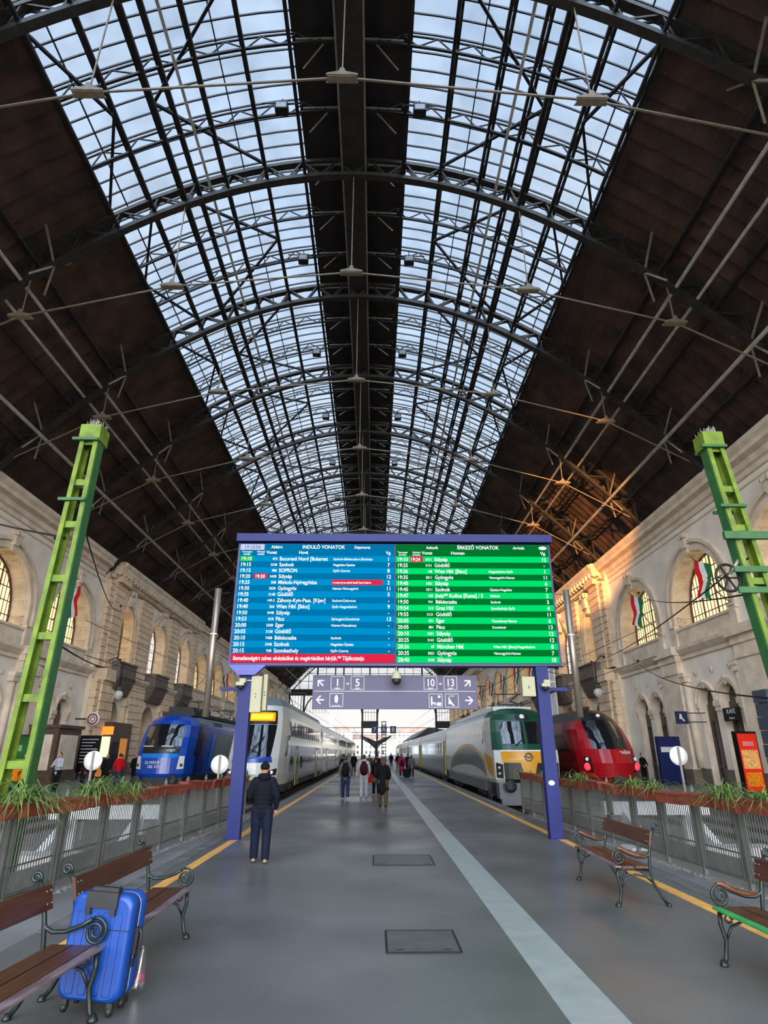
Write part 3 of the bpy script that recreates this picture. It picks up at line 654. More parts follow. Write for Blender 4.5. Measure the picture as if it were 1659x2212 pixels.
WL = XM-.02-X0; q(X0, X0+.155*WL, ZT-.17, ZT-.01, 3, .002); q(X0, X0+.09*WL, ZT-.33-rh, ZT-.33, 4, .002); q(X0+.1*WL, X0+.185*WL, ZT-.33-4*rh+.01, ZT-.33-3*rh-.01, 2, .002); q(X0+.6*WL, X0+.925*WL, ZT-.33-5*rh+.008, ZT-.33-4*rh-.008, 2, .002)
sc = m.build('departures_screen', [E_b1, E_b2, E_r, E_cy, E_gr], bd, local=LB, label='blue departures screen')
big, small = rows(dep, X0, XM-.02, rh, fl)
big += [('Abfahrt', X0+.2*WL, ZT-.125, .115, 'LEFT', .85), ('INDULÓ VONATOK', X0+.54*WL, ZT-.13, .14, 'CENTER', .9), ('Departures', X0+.74*WL, ZT-.125, .115, 'LEFT', .8), ('Vonat', X0+.17*WL, ZT-.28, .13, 'LEFT', .9), ('Hová', X0+.38*WL, ZT-.28, .13, 'LEFT', .9), ('Vg.', X0+.963*WL, ZT-.28, .13, 'CENTER', .9)]
small += [('Tervezett', X0+.045*WL, ZT-.245, .068, 'CENTER'), ('indulás', X0+.045*WL, ZT-.31, .068, 'CENTER'), ('Várható', X0+.135*WL, ZT-.245, .068, 'CENTER'), ('indulás', X0+.135*WL, ZT-.31, .068, 'CENTER'), ('a vonat és az utolsó kettő kocsi lezárva', X0+.607*WL, ZT-.33-4.5*rh-.035, .085, 'LEFT', .74)]
RT = (PI/2, 0, 0)
text([(a, b-.5, c, *r) for a, b, c, *r in big], 'timetable_lettering', .1, (0, -.012, 0), RT, E_w, sc, bold=.012); text([(a, b-.5, c, *r) for a, b, c, *r in small], 'small_lettering', .1, (0, -.012, 0), RT, E_w, sc, bold=.01)
text([('19:10:04', X0+.077*WL-.5, ZT-.145, .15, 'CENTER', .85)], 'clock_lettering', .1, (0, -.014, 0), RT, em('screen_ink', (90, 100, 190)), sc)
text([('llemetlenségért szíves elnézésüket és megértésüket kérjük.** Tájékoztatju', X0+.015*WL-.5, ZBO+.06, .148, 'LEFT', .74)], 'ticker_lettering', .1, (0, -.012, 0), RT, E_w, sc, bold=.012)
m, rh, q = screen('arrivals_screen', XM+.02, X1, 0, 1, None, 0, None); WR = X1-XM-.02
q(XM+.02+.092*WR, XM+.02+.178*WR, ZT-.33-rh+.006, ZT-.33-.006, 2, .002)
sc = m.build('arrivals_screen', [E_g1, E_g2, E_r], bd, local=LB, label='green arrivals screen')
XA = XM+.02; big, small = rows(arr, XA, X1, rh, (.008, .095, .235, .25, .6, .965))
big += [('Ankunft', XA+.2*WR, ZT-.125, .115, 'LEFT', .85), ('ÉRKEZŐ VONATOK', XA+.54*WR, ZT-.13, .14, 'CENTER', .9), ('Arrivals', XA+.77*WR, ZT-.125, .115, 'LEFT', .85), ('Vonat', XA+.17*WR, ZT-.28, .13, 'LEFT', .9), ('Honnan', XA+.36*WR, ZT-.28, .13, 'LEFT', .9), ('Vg.', XA+.965*WR, ZT-.28, .13, 'CENTER', .9)]
small += [('Tervezett', XA+.045*WR, ZT-.245, .068, 'CENTER'), ('érkezés', XA+.045*WR, ZT-.31, .068, 'CENTER'), ('Várható', XA+.135*WR, ZT-.245, .068, 'CENTER'), ('érkezés', XA+.135*WR, ZT-.31, .068, 'CENTER')]
text([(a, b-.5, c, *r) for a, b, c, *r in big], 'timetable_lettering', .1, (0, -.012, 0), RT, E_w, sc, bold=.012); text([(a, b-.5, c, *r) for a, b, c, *r in small], 'small_lettering', .1, (0, -.012, 0), RT, E_w, sc, bold=.01)
mm = MB(); mm.prism([(.11*math.cos(k*PI/8), .05*math.sin(k*PI/8)) for k in range(16)], lambda a, b, d: (XA+.965*WR+a, YB-.01-d, ZT-.09+b), 0, .004); mm.build('oval_logo', E_w, sc, local=(0, 0, 0)).location = (-.5, -YB, 0)
# maker's plate under the left corner
m = MB(); m.prism([(-3.62, 3.86), (-2.68, 3.86), (-2.95, 3.62), (-3.36, 3.62)], lambda a, b, d: (a, YB+.02-d, b), 0, .14); pl = m.build('name_plate', mat('plate_blue', s2l(80, 84, 160), .5, 0, .04, 2), bd, local=LB, label='tapered plate with the maker name')
text([('INFOFIX', -3.43-.5, 3.70, .125, 'LEFT', 1.05)], 'plate_lettering', .1, (0, -.135, 0), RT, mat('pale_lilac', s2l(120, 112, 165), .5), pl)
for x in (-3.2, 4.2):
    m = MB(); m.box((x-.15, YB+.05, 0), (x+.15, YB+.3, 3.9)); m.box((x-.19, YB, 0), (x+.19, YB+.05, .02)); p = m.build('post', M_blue, bd, local=LB)
m = MB(); m.prism([(.075*math.cos(k*PI/8), .055*math.sin(k*PI/8)) for k in range(16)], lambda a, b, d: (4.18+a, YB+.045-d, 1.18+b), 0, .004); m.build('sticker', M_white, bd, local=LB, label='small white oval sticker')
for s, x in ((-1, -3.2), (1, 4.2)):
    MB().box((x+s*.15, YB+.12, 3.27), (x+s*.62, YB+.2, 3.35)).build('side_arm', M_blue, bd, local=LB)
# cabinets, cameras, column speakers
def cab(x0, x1, z0, z1, y, label):
    t = thing('equipment_box', label, 'electrical box', (x0, y, z0)); L = (x0, y, z0)
    MB().box((x0, y-.12, z0), (x1, y+.1, z1)).build('housing', M_cream, t, local=L); MB().box((x0+.015, y-.13, z0+.02), (x1-.015, y-.12, z1-.02)).build('door', M_cream, t, local=L)
    m = MB(); [m.lathe(((x0+x1)/2, y-.13, z), [(0, -.01), (.014, -.01), (.014, 0)], 8, 'y') for z in (z0+(z1-z0)*.42, z0+(z1-z0)*.5)]; m.build('lock', M_black, t, local=L)
cab(-3.03, -2.77, 2.75, 3.6, YB+.1, 'tall cream cabinet fixed beside the left board post'); cab(-2.76, -2.66, 2.8, 3.66, YB+.25, 'narrow white box fixed behind the tall cream cabinet'); cab(3.66, 3.98, 3.13, 3.6, YB+.1, 'squat cream cabinet fixed beside the right board post')
def cctv(x, z, s, label):
    t = thing('security_camera', label, 'camera', (x, YB, z)); MB().box((-.09, -.1, .02), (.06, .05, .12)).build('mount', M_cream, t); MB().box((-.16, -.16, -.05), (.03, -.02, .03)).build('housing', M_cream, t)
    MB().lathe((-.06, -.09, -.05), [(.07, 0), (.065, -.05), (.03, -.09), (0, -.1)], 10).build('dome', M_black, t); MB().bar((.05, 0, .08), (.2, 0, .08), .015).build('arm', M_steel, t)
cctv(-3.22, 3.42, 1, 'small cream camera on the left board post'); cctv(4.28, 3.4, 1, 'small cream camera on the right board post')
t = thing('dome_camera', 'round dome camera hanging under the middle of the board', 'camera', (.55, YB+.1, 3.55)); MB().lathe((0, 0, 0), [(0, .3), (.02, .3), (.02, .2), (.1, .15), (.125, .02), (.13, 0)], 14).build('housing', M_cream, t); MB().lathe((0, 0, 0), [(.12, 0), (.11, -.07), (.06, -.13), (0, -.15)], 14).build('dome', M_black, t)
for s, x in ((-1, -4.12), (1, 5.07)):
    t = thing('column_speaker', 'tall slim steel column loudspeaker beside the %s end of the board' % ('left' if s < 0 else 'right'), 'speaker', (x, YB+.16, 2.65), group=None)
    MB().lathe((0, 0, 0), [(0, 0), (.085, 0), (.085, 3.2), (0, 3.2)], 14).build('column', M_steel, t); MB().lathe((0, 0, 2.0), [(.087, 0), (.09, .01), (.087, .03)], 14).build('clamp_ring', M_white, t); MB().tube([(0, 0, 3.15), (-s*.15, 0, 3.08), (-s*.35, 0, 3.1)], .008, 5).build('cable', M_black, t)
# overhead direction sign
sg = thing('direction_sign', 'long lavender hanging sign with platform numbers 1-5 and 10-13', 'sign', (.5, YB+.55, 3.25)); LS = (.5, YB+.55, 3.25)
MB().box((-1.57, YB+.5, 2.86), (2.62, YB+.6, 3.69)).build('panel', M_lav, sg, local=LS)
MB().box((-1.53, YB+.492, 3.285), (2.58, YB+.5, 3.295)).build('divider', M_offw, sg, local=LS)
for x in (-1.0, .6, 2.1): MB().bar((x, YB+.55, 3.69), (x, YB+.55, 3.95), .03).build('hanger', M_iron, sg, local=LS)
m = MB(); yy = YB+.492
def sgf(a, b, d): return (a, yy-d, b)
def arrow(m, cx, cz, ang, k=.1):
    c, s = math.cos(ang), math.sin(ang); R = lambda x, z: (cx+(x*c-z*s)*k, cz+(x*s+z*c)*k)
    for P in ([(-1, -.17), (.6, -.17), (.6, .17), (-1, .17)], [(.1, 1), (-.35, 1), (.65, 0), (1.05, 0)], [(1.05, 0), (.65, 0), (-.35, -1), (.1, -1)]): m.prism([R(*p) for p in P], sgf, 0, .004)
for ax, az, aa in ((-1.37, 3.49, PI*.75), (-1.37, 3.08, PI), (2.38, 3.49, PI*.25), (2.40, 3.07, 0)):
    m = MB(); arrow(m, ax, az, aa); m.build('arrow', M_offw, sg, local=LS)
def frame(m, x0, x1, z0, z1, w=.01):
    for a in (((x0, z0), (x1, z0+w)), ((x0, z1-w), (x1, z1)), ((x0, z0), (x0+w, z1)), ((x1-w, z0), (x1, z1))): m.box((a[0][0], yy-.004, a[0][1]), (a[1][0], yy, a[1][1]))
for x0, z0 in ((-1.11, 3.33), (-.6, 3.33), (-1.13, 2.91), (1.26, 3.33), (1.77, 3.33), (1.38, 2.9), (1.79, 2.9)): m = MB(); frame(m, x0, x0+.34, z0, z0+.33); m.build('pictogram_frame', M_offw, sg, local=LS)
m = MB()
m.prism([(-.96+.045*math.cos(k*PI/6), 3.1+.1*math.sin(k*PI/6)) for k in range(12)], sgf, 0, .004)
for P in ([(1.43, 2.95), (1.47, 2.95), (1.47, 3.12), (1.43, 3.12)], [(1.47, 3.02), (1.55, 3.02), (1.55, 2.95), (1.52, 2.95), (1.52, 2.99), (1.47, 2.99)], [(1.58, 2.94), (1.69, 2.94), (1.69, 3.02), (1.58, 3.02)], [(1.88, 3.1), (1.91, 3.1), (1.98, 3.0), (2.03, 2.94), (2.0, 2.93), (1.94, 2.98), (1.87, 2.98)]): m.prism(P, sgf, 0, .004)
for cx, cz, r in ((1.45, 3.145, .02), (1.64, 3.16, .035), (1.89, 3.125, .02)): m.prism([(cx+r*math.cos(k*PI/5), cz+r*math.sin(k*PI/5)) for k in range(10)], sgf, 0, .004)
m.build('pictograms', M_offw, sg, local=LS)
text([('1', -.94-.5, .165, .26, 'CENTER'), ('-', -.68-.5, .165, .26, 'CENTER'), ('5', -.43-.5, .165, .26, 'CENTER'), ('10', 1.43-.5, .165, .26, 'CENTER', .85), ('-', 1.685-.5, .165, .26, 'CENTER'), ('13', 1.94-.5, .165, .26, 'CENTER', .85)]+[('vágány', x-.5, .10, .055, 'CENTER') for x in (-.94, -.43, 1.43, 1.94)]+[('Személyszállítás', -.96-.5, -.32, .036, 'CENTER'), ('Lounge', 1.96-.5, -.085, .045, 'CENTER')], 'sign_lettering', .1, (0, -.062, 0), RT, M_offw, sg, bold=.01)
# ================================================================= GREEN MASTS
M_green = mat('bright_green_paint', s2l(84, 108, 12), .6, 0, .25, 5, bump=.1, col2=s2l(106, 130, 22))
M_green2 = mat('dull_green_paint', s2l(40, 88, 42), .5, 0, .18, 5, bump=.1)  # darker, bluer green for the platform-side channel and the fittings
M_spike = mat('spike_wire', (.3, .29, .27), .4, .5, .1, 5)
def mast(px, py, topx, ht, flip, label, extra):
    t = thing('catenary_mast', label, 'mast', (px, py, 0)); wb, wt, dp = .46, .30, .22
    def P(u, z, v=0):  # u in -1..1 across, v depth
        k = z/ht; w = wb+(wt-wb)*k; return (u*w/2+(topx-px)*k, v, z)
    for u in (-1, 1):
        m = MB(); a, b = P(u, 0), P(u, ht)
        m.bar((a[0]-u*.04, -.04, 0), (b[0]-u*.035, -.04, ht), .075, .025, up=(0, 1, 0)); m.build('front_flange', M_green, t)
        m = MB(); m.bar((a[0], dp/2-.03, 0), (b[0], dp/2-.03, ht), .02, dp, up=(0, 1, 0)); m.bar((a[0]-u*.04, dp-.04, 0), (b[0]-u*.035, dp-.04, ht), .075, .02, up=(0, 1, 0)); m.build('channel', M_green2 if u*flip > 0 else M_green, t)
    zs = [.75+i*.93 for i in range(6)]+[ht-.98, ht-.2]
    for z in zs:
        a, b = P(-1, z), P(1, z); MB().bar(a, b, .02, .11).build('batten', M_green, t); MB().bar((a[0], dp-.03, z+.02), (b[0], dp-.03, z+.02), .02, .11).build('batten', M_green, t)
    a = P(0, ht); MB().box((a[0]-wt/2-.03, -.08, ht-.18), (a[0]+wt/2+.03, dp+.05, ht+.12)).build('cap', M_green, t)
    for z in (ht-.2, ht-1.35):
        c = P(0, z); MB().box((c[0]-.27, -.11, z), (c[0]+.18, -.06, z+.05)).build('clamp_bar', M_green2, t); MB().box((c[0]-.22, dp, z), (c[0]+.18, dp+.05, z+.05)).build('clamp_bar', M_green2, t)
    m = MB(); random.seed(3)
    for i in range(60): x, y = a[0]+random.uniform(-.13, .13), random.uniform(-.05, .25); m.bar((x, y, ht+.12), (x+random.uniform(-.05, .05), y+random.uniform(-.05, .05), ht+.24), .005)
    m.build('bird_spikes', M_spike, t); MB().box((-.32, -.16, 0), (.32, .42, .18)).build('foot', M_green2, t)
    if extra:
        z = ht-2.55; c = P(-1, z); m = MB(); m.tube([(c[0]-.22+.2*math.cos(k*PI/10), .1, z+.23*math.sin(k*PI/10)) for k in range(21)], .025, 6, False)
        for k in range(6): m.bar((c[0]-.22, .1, z), (c[0]-.22+.2*math.cos(k*PI/3), .1, z+.23*math.sin(k*PI/3)), .025)
        m.build('tension_wheel', M_iron, t); MB().bar((c[0]-.24, .05, z), (c[0]+.02, .05, z+.35), .05, .04).build('wheel_arm', M_steel, t)
        for zz in (z+.1, z-.25): MB().box((c[0]-.2, -.1, zz-.05), (c[0]+.8, -.06, zz+.05)).build('cross_bar', M_green2, t)
        MB().box((c[0]-.25, -.12, z+.62), (c[0]+.6, -.05, z+.75)).build('cross_bar', M_green2, t)
    return t
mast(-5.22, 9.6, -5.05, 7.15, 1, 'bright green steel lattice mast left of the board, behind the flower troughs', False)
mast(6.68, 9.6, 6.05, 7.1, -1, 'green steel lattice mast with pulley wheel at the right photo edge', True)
# ================================================================= FENCES, TROUGHS, PLANTS
M_gfence = mat('grey_green_fence', (.095, .10, .09), .55, .2, .15, 5)
M_terra = mat('terracotta', s2l(118, 52, 34), .8, 0, .16, 5)
M_soil = mat('dry_soil', (.07, .05, .035), .95, 0, .4, 20, bump=.5)
M_leaf = mat('spider_plant_leaf', s2l(70, 100, 42), .55, 0, .3, 9, col2=s2l(125, 148, 75))
def fence(p, q, label):
    t = thing('railing_fence', label, 'fence', (p[0], p[1], 0)); d = Vector((q[0]-p[0], q[1]-p[1], 0)); Ln = d.length; d.normalize(); n = max(1, round(Ln/1.25)); st = Ln/n
    at = lambda s, z, o=0: (d.x*s-d.y*o, d.y*s+d.x*o, z)
    for i in range(n+1):
        m = MB(); m.bar(at(i*st, 0), at(i*st, 1.2), .06, .06); m.lathe(at(i*st, 1.2), [(.03, 0), (.045, .04), (.02, .1), (0, .15)], 8); m.build('post', M_gfence, t)
    for i in range(n):
        a, b = i*st+.06, (i+1)*st-.06; m = MB()
        for z in (.12, 1.1): m.bar(at(a, z), at(b, z), .035, .04)
        m.bar(at(a, .45), at(b, .45), .02, .02); m.bar(at(a+.05, 0.12), at(a+.05, 1.1), .05, .015); m.bar(at(b-.05, 0.12), at(b-.05, 1.1), .05, .015)
        k = int((b-a)/.062)
        for j in range(1, k): s = a+(b-a)*j/k; m.bar(at(s, .12), at(s, 1.1), .014, .014); 
        for j in range(1, 2*k, 2): s = a+(b-a)*j/(2*k); m.bar(at(s, .12), at(s, .38), .012, .012)
        m.build('panel', M_gfence, t)
    return t
FLN = ((-4.95, 6.4), (-3.95, 20.6)); FRN = ((5.62, 6.4), (4.95, 22.2))
fence(*FLN, 'grey barred railing left of the platform carrying terracotta troughs'); fence(*FRN, 'grey barred railing right of the platform carrying terracotta troughs')
def trough(label):
    t = thing('flower_trough', label, 'planter', (0, 0, 0), group=None); L = .40
    m = MB(); rg = []
    for z, hx, hy in ((0, .075, L-.05), (.15, .10, L-.01), (.15, .115, L+.01), (.185, .115, L+.01), (.185, .095, L-.01), (.15, .09, L-.02)): rg.append([(-hx, -hy, z), (hx, -hy, z), (hx, hy, z), (-hx, hy, z)])
    m.rings(rg, True, True, False); 
    m.box((-.104, -.008, .0), (.104, .008, .16))
    m.build('pot', M_terra, t); MB().box((-.088, -L+.03, .14), (.088, L-.03, .165)).build('soil', M_soil, t)
    return t
def plant(seed, n, ln, label, loc, grp):
    random.seed(seed); m = MB()
    for i in range(n):
        a = random.uniform(0, 2*PI); l = 1.55*ln*random.uniform(.5, 1.15); y0 = random.uniform(-.22, .22); x0 = random.uniform(-.05, .05); up = random.uniform(.45, 1.25); w = random.uniform(.007, .013); pts = []
        for k in range(7):
            s = k/6; r = l*s*(.35+.6*s); z = l*(up*s-(.55+.5*up)*s*s*random.uniform(.8, 1.1)) ; pts.append(Vector((x0+r*math.cos(a), y0+r*math.sin(a), z)))
        side = Vector((-math.sin(a), math.cos(a), 0)); vs = []
        for k, p in enumerate(pts): ww = w*(1-(k/6)**2)+.0008; vs += [p-side*ww+Vector((0, 0, .002)), p, p+side*ww+Vector((0, 0, .002))]
        o = len(m.v); m.add(vs, [f for k in range(6) for f in ((k*3, k*3+1, k*3+4, k*3+3), (k*3+1, k*3+2, k*3+5, k*3+4))], True)
    o = m.build('spider_plant', M_leaf); o.location = loc; tag(o, label, 'plant', grp); return o
def at_line(ln, y, off): (x0, y0), (x1, y1) = ln; return x0+(x1-x0)*(y-y0)/(y1-y0)+off
for side, ln, off, ys in (('left', FLN, .15, [7.5+i*.86 for i in range(15)]), ('right', FRN, -.15, [7.4+i*.86 for i in range(17)])):
    ang = math.atan2(ln[1][1]-ln[0][1], ln[1][0]-ln[0][0])-PI/2; base = None; random.seed(5)
    for i, y in enumerate(ys):
        r = ang+random.uniform(-.13, .13); loc = (at_line(ln, y, off), y, 1.03+random.uniform(-.02, .03)); 
        lab = 'terracotta trough on the %s railing, %s' % (side, 'nearest the camera' if i == 0 else 'number %d counted from the near end' % (i+1) if i < len(ys)-1 else 'at the far end')
        if base is None: base = trough(lab); base.location = loc; base.rotation_euler = (0, 0, r); base['group'] = 'terracotta troughs on the %s railing' % side
        else: dup(base, loc, r, label=lab)
for i, (y, n, l, d) in enumerate(((8.95, 150, .55, 'huge trailing spider plant at the left photo edge'), (10.75, 130, .55, 'large spider plant in front of the white disc'), (11.7, 70, .42, 'smaller trailing spider plant right of the large left one'), (12.35, 30, .3, 'sparse pale spider plant beside the empty left troughs'), (19.3, 60, .4, 'small spider plant seen just right of the left blue post'))):
    plant(20+i, n, l, d, (at_line(FLN, y, .15), y, 1.2), 'spider plants on the left railing')
for i, (y, n, l, d) in enumerate(((9.2, 60, .4, 'spider plant at the right photo edge'), (10.1, 90, .5, 'tall spider plant in front of the red food poster'), (12.3, 45, .36, 'small spider plant under the round white disc'), (13.3, 80, .42, 'spreading spider plant right of the red train'), (16.2, 85, .42, 'bushy spider plant in front of the red train lights'), (18.9, 45, .34, 'small spider plant touching the right blue post'), (21.6, 20, .3, 'sparse spider plant at the far end of the right railing'))):
    plant(40+i, n, l, d, (at_line(FRN, y, -.15), y, 1.2), 'spider plants on the right railing')
# ================================================================= BENCHES
M_cast = mat('cast_iron_green_black', (.022, .028, .026), .35, .5, .2, 8)
M_plank = mat('varnished_brown_wood', s2l(66, 34, 20), .35, 0, .35, 3, stretch=(12, .6, 12), bump=.1)
M_plank2 = mat('worn_wood_edge', s2l(84, 60, 50), .45, 0, .4, 4, stretch=(3, .8, 6), bump=.2, col2=s2l(122, 106, 112))
M_greenp = mat('green_painted_edge', s2l(48, 140, 76), .5, 0, .25, 5)
M_arm = mat('worn_varnish_arm', s2l(86, 45, 22), .35, 0, .3, 6)
def spiral(c, r0, r1, a0, turns, n=26): return [(c[0]+(r0+(r1-r0)*k/n)*math.cos(a0+turns*2*PI*k/n), c[1]+(r0+(r1-r0)*k/n)*math.sin(a0+turns*2*PI*k/n)) for k in range(n+1)]
def bench(label, loc, rz, L=1.75, front=None, pads=True, wood=None):
    t = thing('park_bench', label, 'bench', loc, rz); fm = front or M_plank2; wd = M_plank
    for y in (.0, L):
        fr = MB(); T = lambda P, r, yy=y: fr.tube([(a, yy, b) for a, b in P], r, 7)
        T([(-.03, .01), (.0, .06), (.03, .2), (.0, .33), (.01, .43)], .02); T([(.62, .01), (.56, .08), (.46, .26), (.43, .42), (.46, .62), (.5, .8), (.55, .89)], .019)
        T([(.03, .2), (.1, .31), (.24, .36), (.38, .33), (.47, .25)], .013); T([(.0, .42), (.2, .42), (.43, .41)], .014)
        T(spiral((.09, .37), .045, .02, 0, 1.2, 14), .009); T(spiral((.36, .38), .04, .015, PI, -1.2, 14), .009)
        T(spiral((.585, .92), .045, .012, PI*1.2, -1.5, 18), .014)
        fr.lathe((-.03, y, 0), [(.04, 0), (.04, .015), (.02, .05)], 8); fr.lathe((.62, y, 0), [(.035, 0), (.035, .015), (.02, .04)], 8)
        fr.build('end_frame', M_cast, t)
        ar = MB(); ar.tube([(a, y, b) for a, b in [(.46, .62), (.44, .58), (.38, .555), (.28, .56), (.16, .60), (.08, .645)]], .017, 7)
        ar.tube([(a, y, b) for a, b in spiral((.045, .56), .095, .02, PI*.42, 1.9, 34)], .013, 7)
        ar.build('scroll_arm', M_cast, t)
        if pads: MB().tube([(a, y, b) for a, b in [(.40, .575), (.3, .578), (.18, .61), (.08, .66), (.02, .672)]], [.015, .024, .026, .024, .012], 8).build('armrest', M_arm, t)
    for x0, x1, m_ in ((-.03, .05, fm), (.06, .22, wd), (.235, .40, wd)):
        MB().box((x0, -.05, .435+(.01 if x0 < 0 else 0)), (x1, L+.05, .463)).build('seat_plank', m_, t)
    m = MB(); m.add([(a+dx, yy, b) for yy in (-.06, L+.06) for a, b, dx in ((.47, .70, 0), (.51, .87, 0), (.51, .87, -.028), (.47, .70, -.028))], [(0, 1, 2, 3), (4, 5, 6, 7), (0, 1, 5, 4), (1, 2, 6, 5), (2, 3, 7, 6), (3, 0, 4, 7)]); bk = m.build('back_plank', wd, t)
    m = MB()
    for yy in (0, L):
        for dy in (-.03, .03):
            for z, x in ((.745, .446), (.83, .468)): m.lathe((x, yy+dy, z), [(0, -.006), (.007, -.004), (.008, 0)], 6, 'x')
    m.build('bolts', M_spike, bk)
    return t
bench('brown plank bench right of the platform, standing just past the blue post', (3.2, 9.1, 0), -.02)
bench('brown plank bench with bright green seat edge, cut by the right photo edge', (3.3, 5.0, 0), 0, front=M_greenp)
bench('brown plank bench behind the blue suitcase', (-2.03, 7.74, 0), PI+.0, pads=False)
bench('brown plank bench in the lower left corner with pale worn seat edge', (-2.1, 5.58, 0), PI-.06, pads=False)
# ================================================================= SUITCASE
M_case = mat('blue_hard_shell', s2l(6, 56, 128), .4, 0, .05, 3, bump=.03)
M_case2 = mat('blue_trim', s2l(9, 68, 150), .3, 0, .04, 3)
sc_ = thing('suitcase', 'large bright blue hard shell suitcase standing between the left benches', 'suitcase', (-2.15, 5.76, .012), -.12); sc_.rotation_euler = (0, .045, -.12); sc_.scale = (1.07, 1, 1)
def rrect(w, h, r, n=6):
    P = []
    for cx, cz, a in ((w-r, h-r, 0), (-w+r, h-r, PI/2), (-w+r, -h+r, PI), (w-r, -h+r, 1.5*PI)):
        P += [(cx+r*math.cos(a+PI/2*k/n), cz+r*math.sin(a+PI/2*k/n)) for k in range(n+1)]
    return P
m = MB(); rg = []
for y, k in ((-.135, .03), (-.125, .012), (-.10, 0), (-.012, 0), (-.008, .008), (.008, .008), (.012, 0), (.10, 0), (.125, .012), (.135, .03)): rg.append([(a, y, .44+b) for a, b in rrect(.24-k, .355-k, .085)])
m.rings(rg, True); m.build('shell', M_case, sc_)
for x in (-.14, -.045, .05, .14):
    MB().rings([[(x+a, -.136-d, .40+b) for a, b in rrect(.03-e, .27-e, .02)] for d, e in ((0, 0), (.003, .004))], True).build('rib', M_case, sc_)
MB().box((-.235, -.139, .555), (.235, -.13, .562)).build('seam', M_black, sc_)
m = MB(); m.box((-.12, -.16, .70), (.12, -.12, .81)); m.box((-.115, -.165, .655), (-.075, -.13, .71)); m.box((.075, -.165, .655), (.115, -.13, .71)); m.build('handle_housing', M_black, sc_)
m = MB(); m.box((-.10, -.12, .80), (.10, -.06, .835)); m.tube([(-.08, -.02, .79), (-.06, -.02, .83), (.06, -.02, .83), (.08, -.02, .79)], .011, 6); m.build('handle', M_black, sc_)
m = MB(); m.box((.236, -.03, .38), (.262, .03, .56)); m.tube([(.25, 0, .36), (.275, 0, .40), (.275, 0, .52), (.25, 0, .57)], .01, 6); m.box((.236, -.02, .30), (.25, .02, .35)); m.build('side_handle', M_black, sc_)
m = MB(); m.tube([(a, 0, .44+b) for a, b in rrect(.236, .351, .085)]+[(.236, 0, .44+.27)], .003, 5, False); m.build('zip', M_offw, sc_)
for x in (-.17, .17):
    for y in (-.09, .09):
        m = MB(); m.lathe((x, y, .035), [(0, -.012), (.033, -.012), (.033, .012), (0, .012)], 12, 'x'); m.box((x-.02, y-.02, .03), (x+.02, y+.02, .09)); m.build('wheel', M_black, sc_)
# clear bottle leaning at the side
bt = thing('plastic_bag', 'crumpled clear plastic bag with pink label on the ground behind the blue suitcase', 'plastic bag', (-1.95, 6.12, 0)); m = MB()
M_clear = glassmat('clear_plastic', (.85, .9, .92), .3, .25)
random.seed(9); rg = []
for z, r in ((.0, .03), (.03, .06), (.08, .062), (.16, .05), (.24, .04), (.31, .025), (.34, .008)): rg.append([(r*math.cos(k*PI/5)*random.uniform(.7, 1.2)+.05*z, r*math.sin(k*PI/5)*random.uniform(.7, 1.2), z) for k in range(10)])
m.rings(rg, True); m.build('film', M_clear, bt); MB().lathe((.01, 0, .09), [(.05, 0), (.045, .06)], 10).build('label_patch', mat('pink_patch', s2l(200, 80, 110), .5, 0, .2, 9), bt)
# ================================================================= BUFFER STOPS AND DISCS
M_conc = mat('pale_concrete', (.42, .41, .38), .8, 0, .15, 3)
M_wbuf = mat('white_buffer_paint', (.70, .72, .72), .55, 0, .1, 4)
bs = None
for k, y in (('left_near', 15.2), ('left_far', 14.2), ('right_near', 16.0), ('right_far', 14.6)):
    x = TRK[k]
    if bs is None:
        bs = thing('buffer_stop', 'x', 'buffer stop', (x, y, ZB), group='white buffer stops at the track ends')
        for s in (-.75, .75):
            m = MB(); m.bar((s, 0, .1), (s, 0, 1.1), .18, .18); m.bar((s, -1.7, .15), (s, 0, 1.0), .16, .16); m.build('side_frame', M_wbuf, bs); MB().lathe((s, .14, 1.05), [(0, -.1), (.09, -.1), (.09, .25), (.22, .25), (.22, .3), (0, .3)], 12, 'y').build('buffer', M_iron, bs)
        MB().box((-1.25, -.12, .92), (1.25, .12, 1.2)).build('beam', M_wbuf, bs); MB().box((-1.5, -2.2, 0), (1.5, -1.6, .5)).build('base_block', M_conc, bs); o = bs
    else: o = dup(bs, (x, y, ZB))
    o['label'] = 'white painted buffer stop at the end of the %s track' % {'left_near': 'double deck train', 'left_far': 'blue locomotive', 'right_near': 'green and white locomotive', 'right_far': 'red train'}[k]
    tag(MB().box((x-1.6, y-3.1, ZB), (x+1.6, y-2.4, ZB+.3)).build('concrete_kerb', M_conc), 'pale concrete kerb before the %s buffer stop' % k.replace('_', ' '), 'kerb', 'kerbs in the track beds')
for x, y, z, l in ((-8.3, 19.5, 1.62, 'round white disc sign before the shop front, left of the blue locomotive'), (-4.75, 20.3, 1.5, 'round white disc sign in front of the double deck train'), (9.15, 19.5, 1.75, 'round white disc sign right of the red train')):
    t = thing('disc_sign', l, 'sign', (x, y, ZB)); MB().lathe((0, 0, z-ZB), [(0, -.012), (.27, -.012), (.27, .012), (0, .012)], 24, 'y').build('disc', M_white, t); MB().bar((0, -.04, 0), (0, -.04, z-ZB+.25), .06, .04).build('post', M_pipe, t)

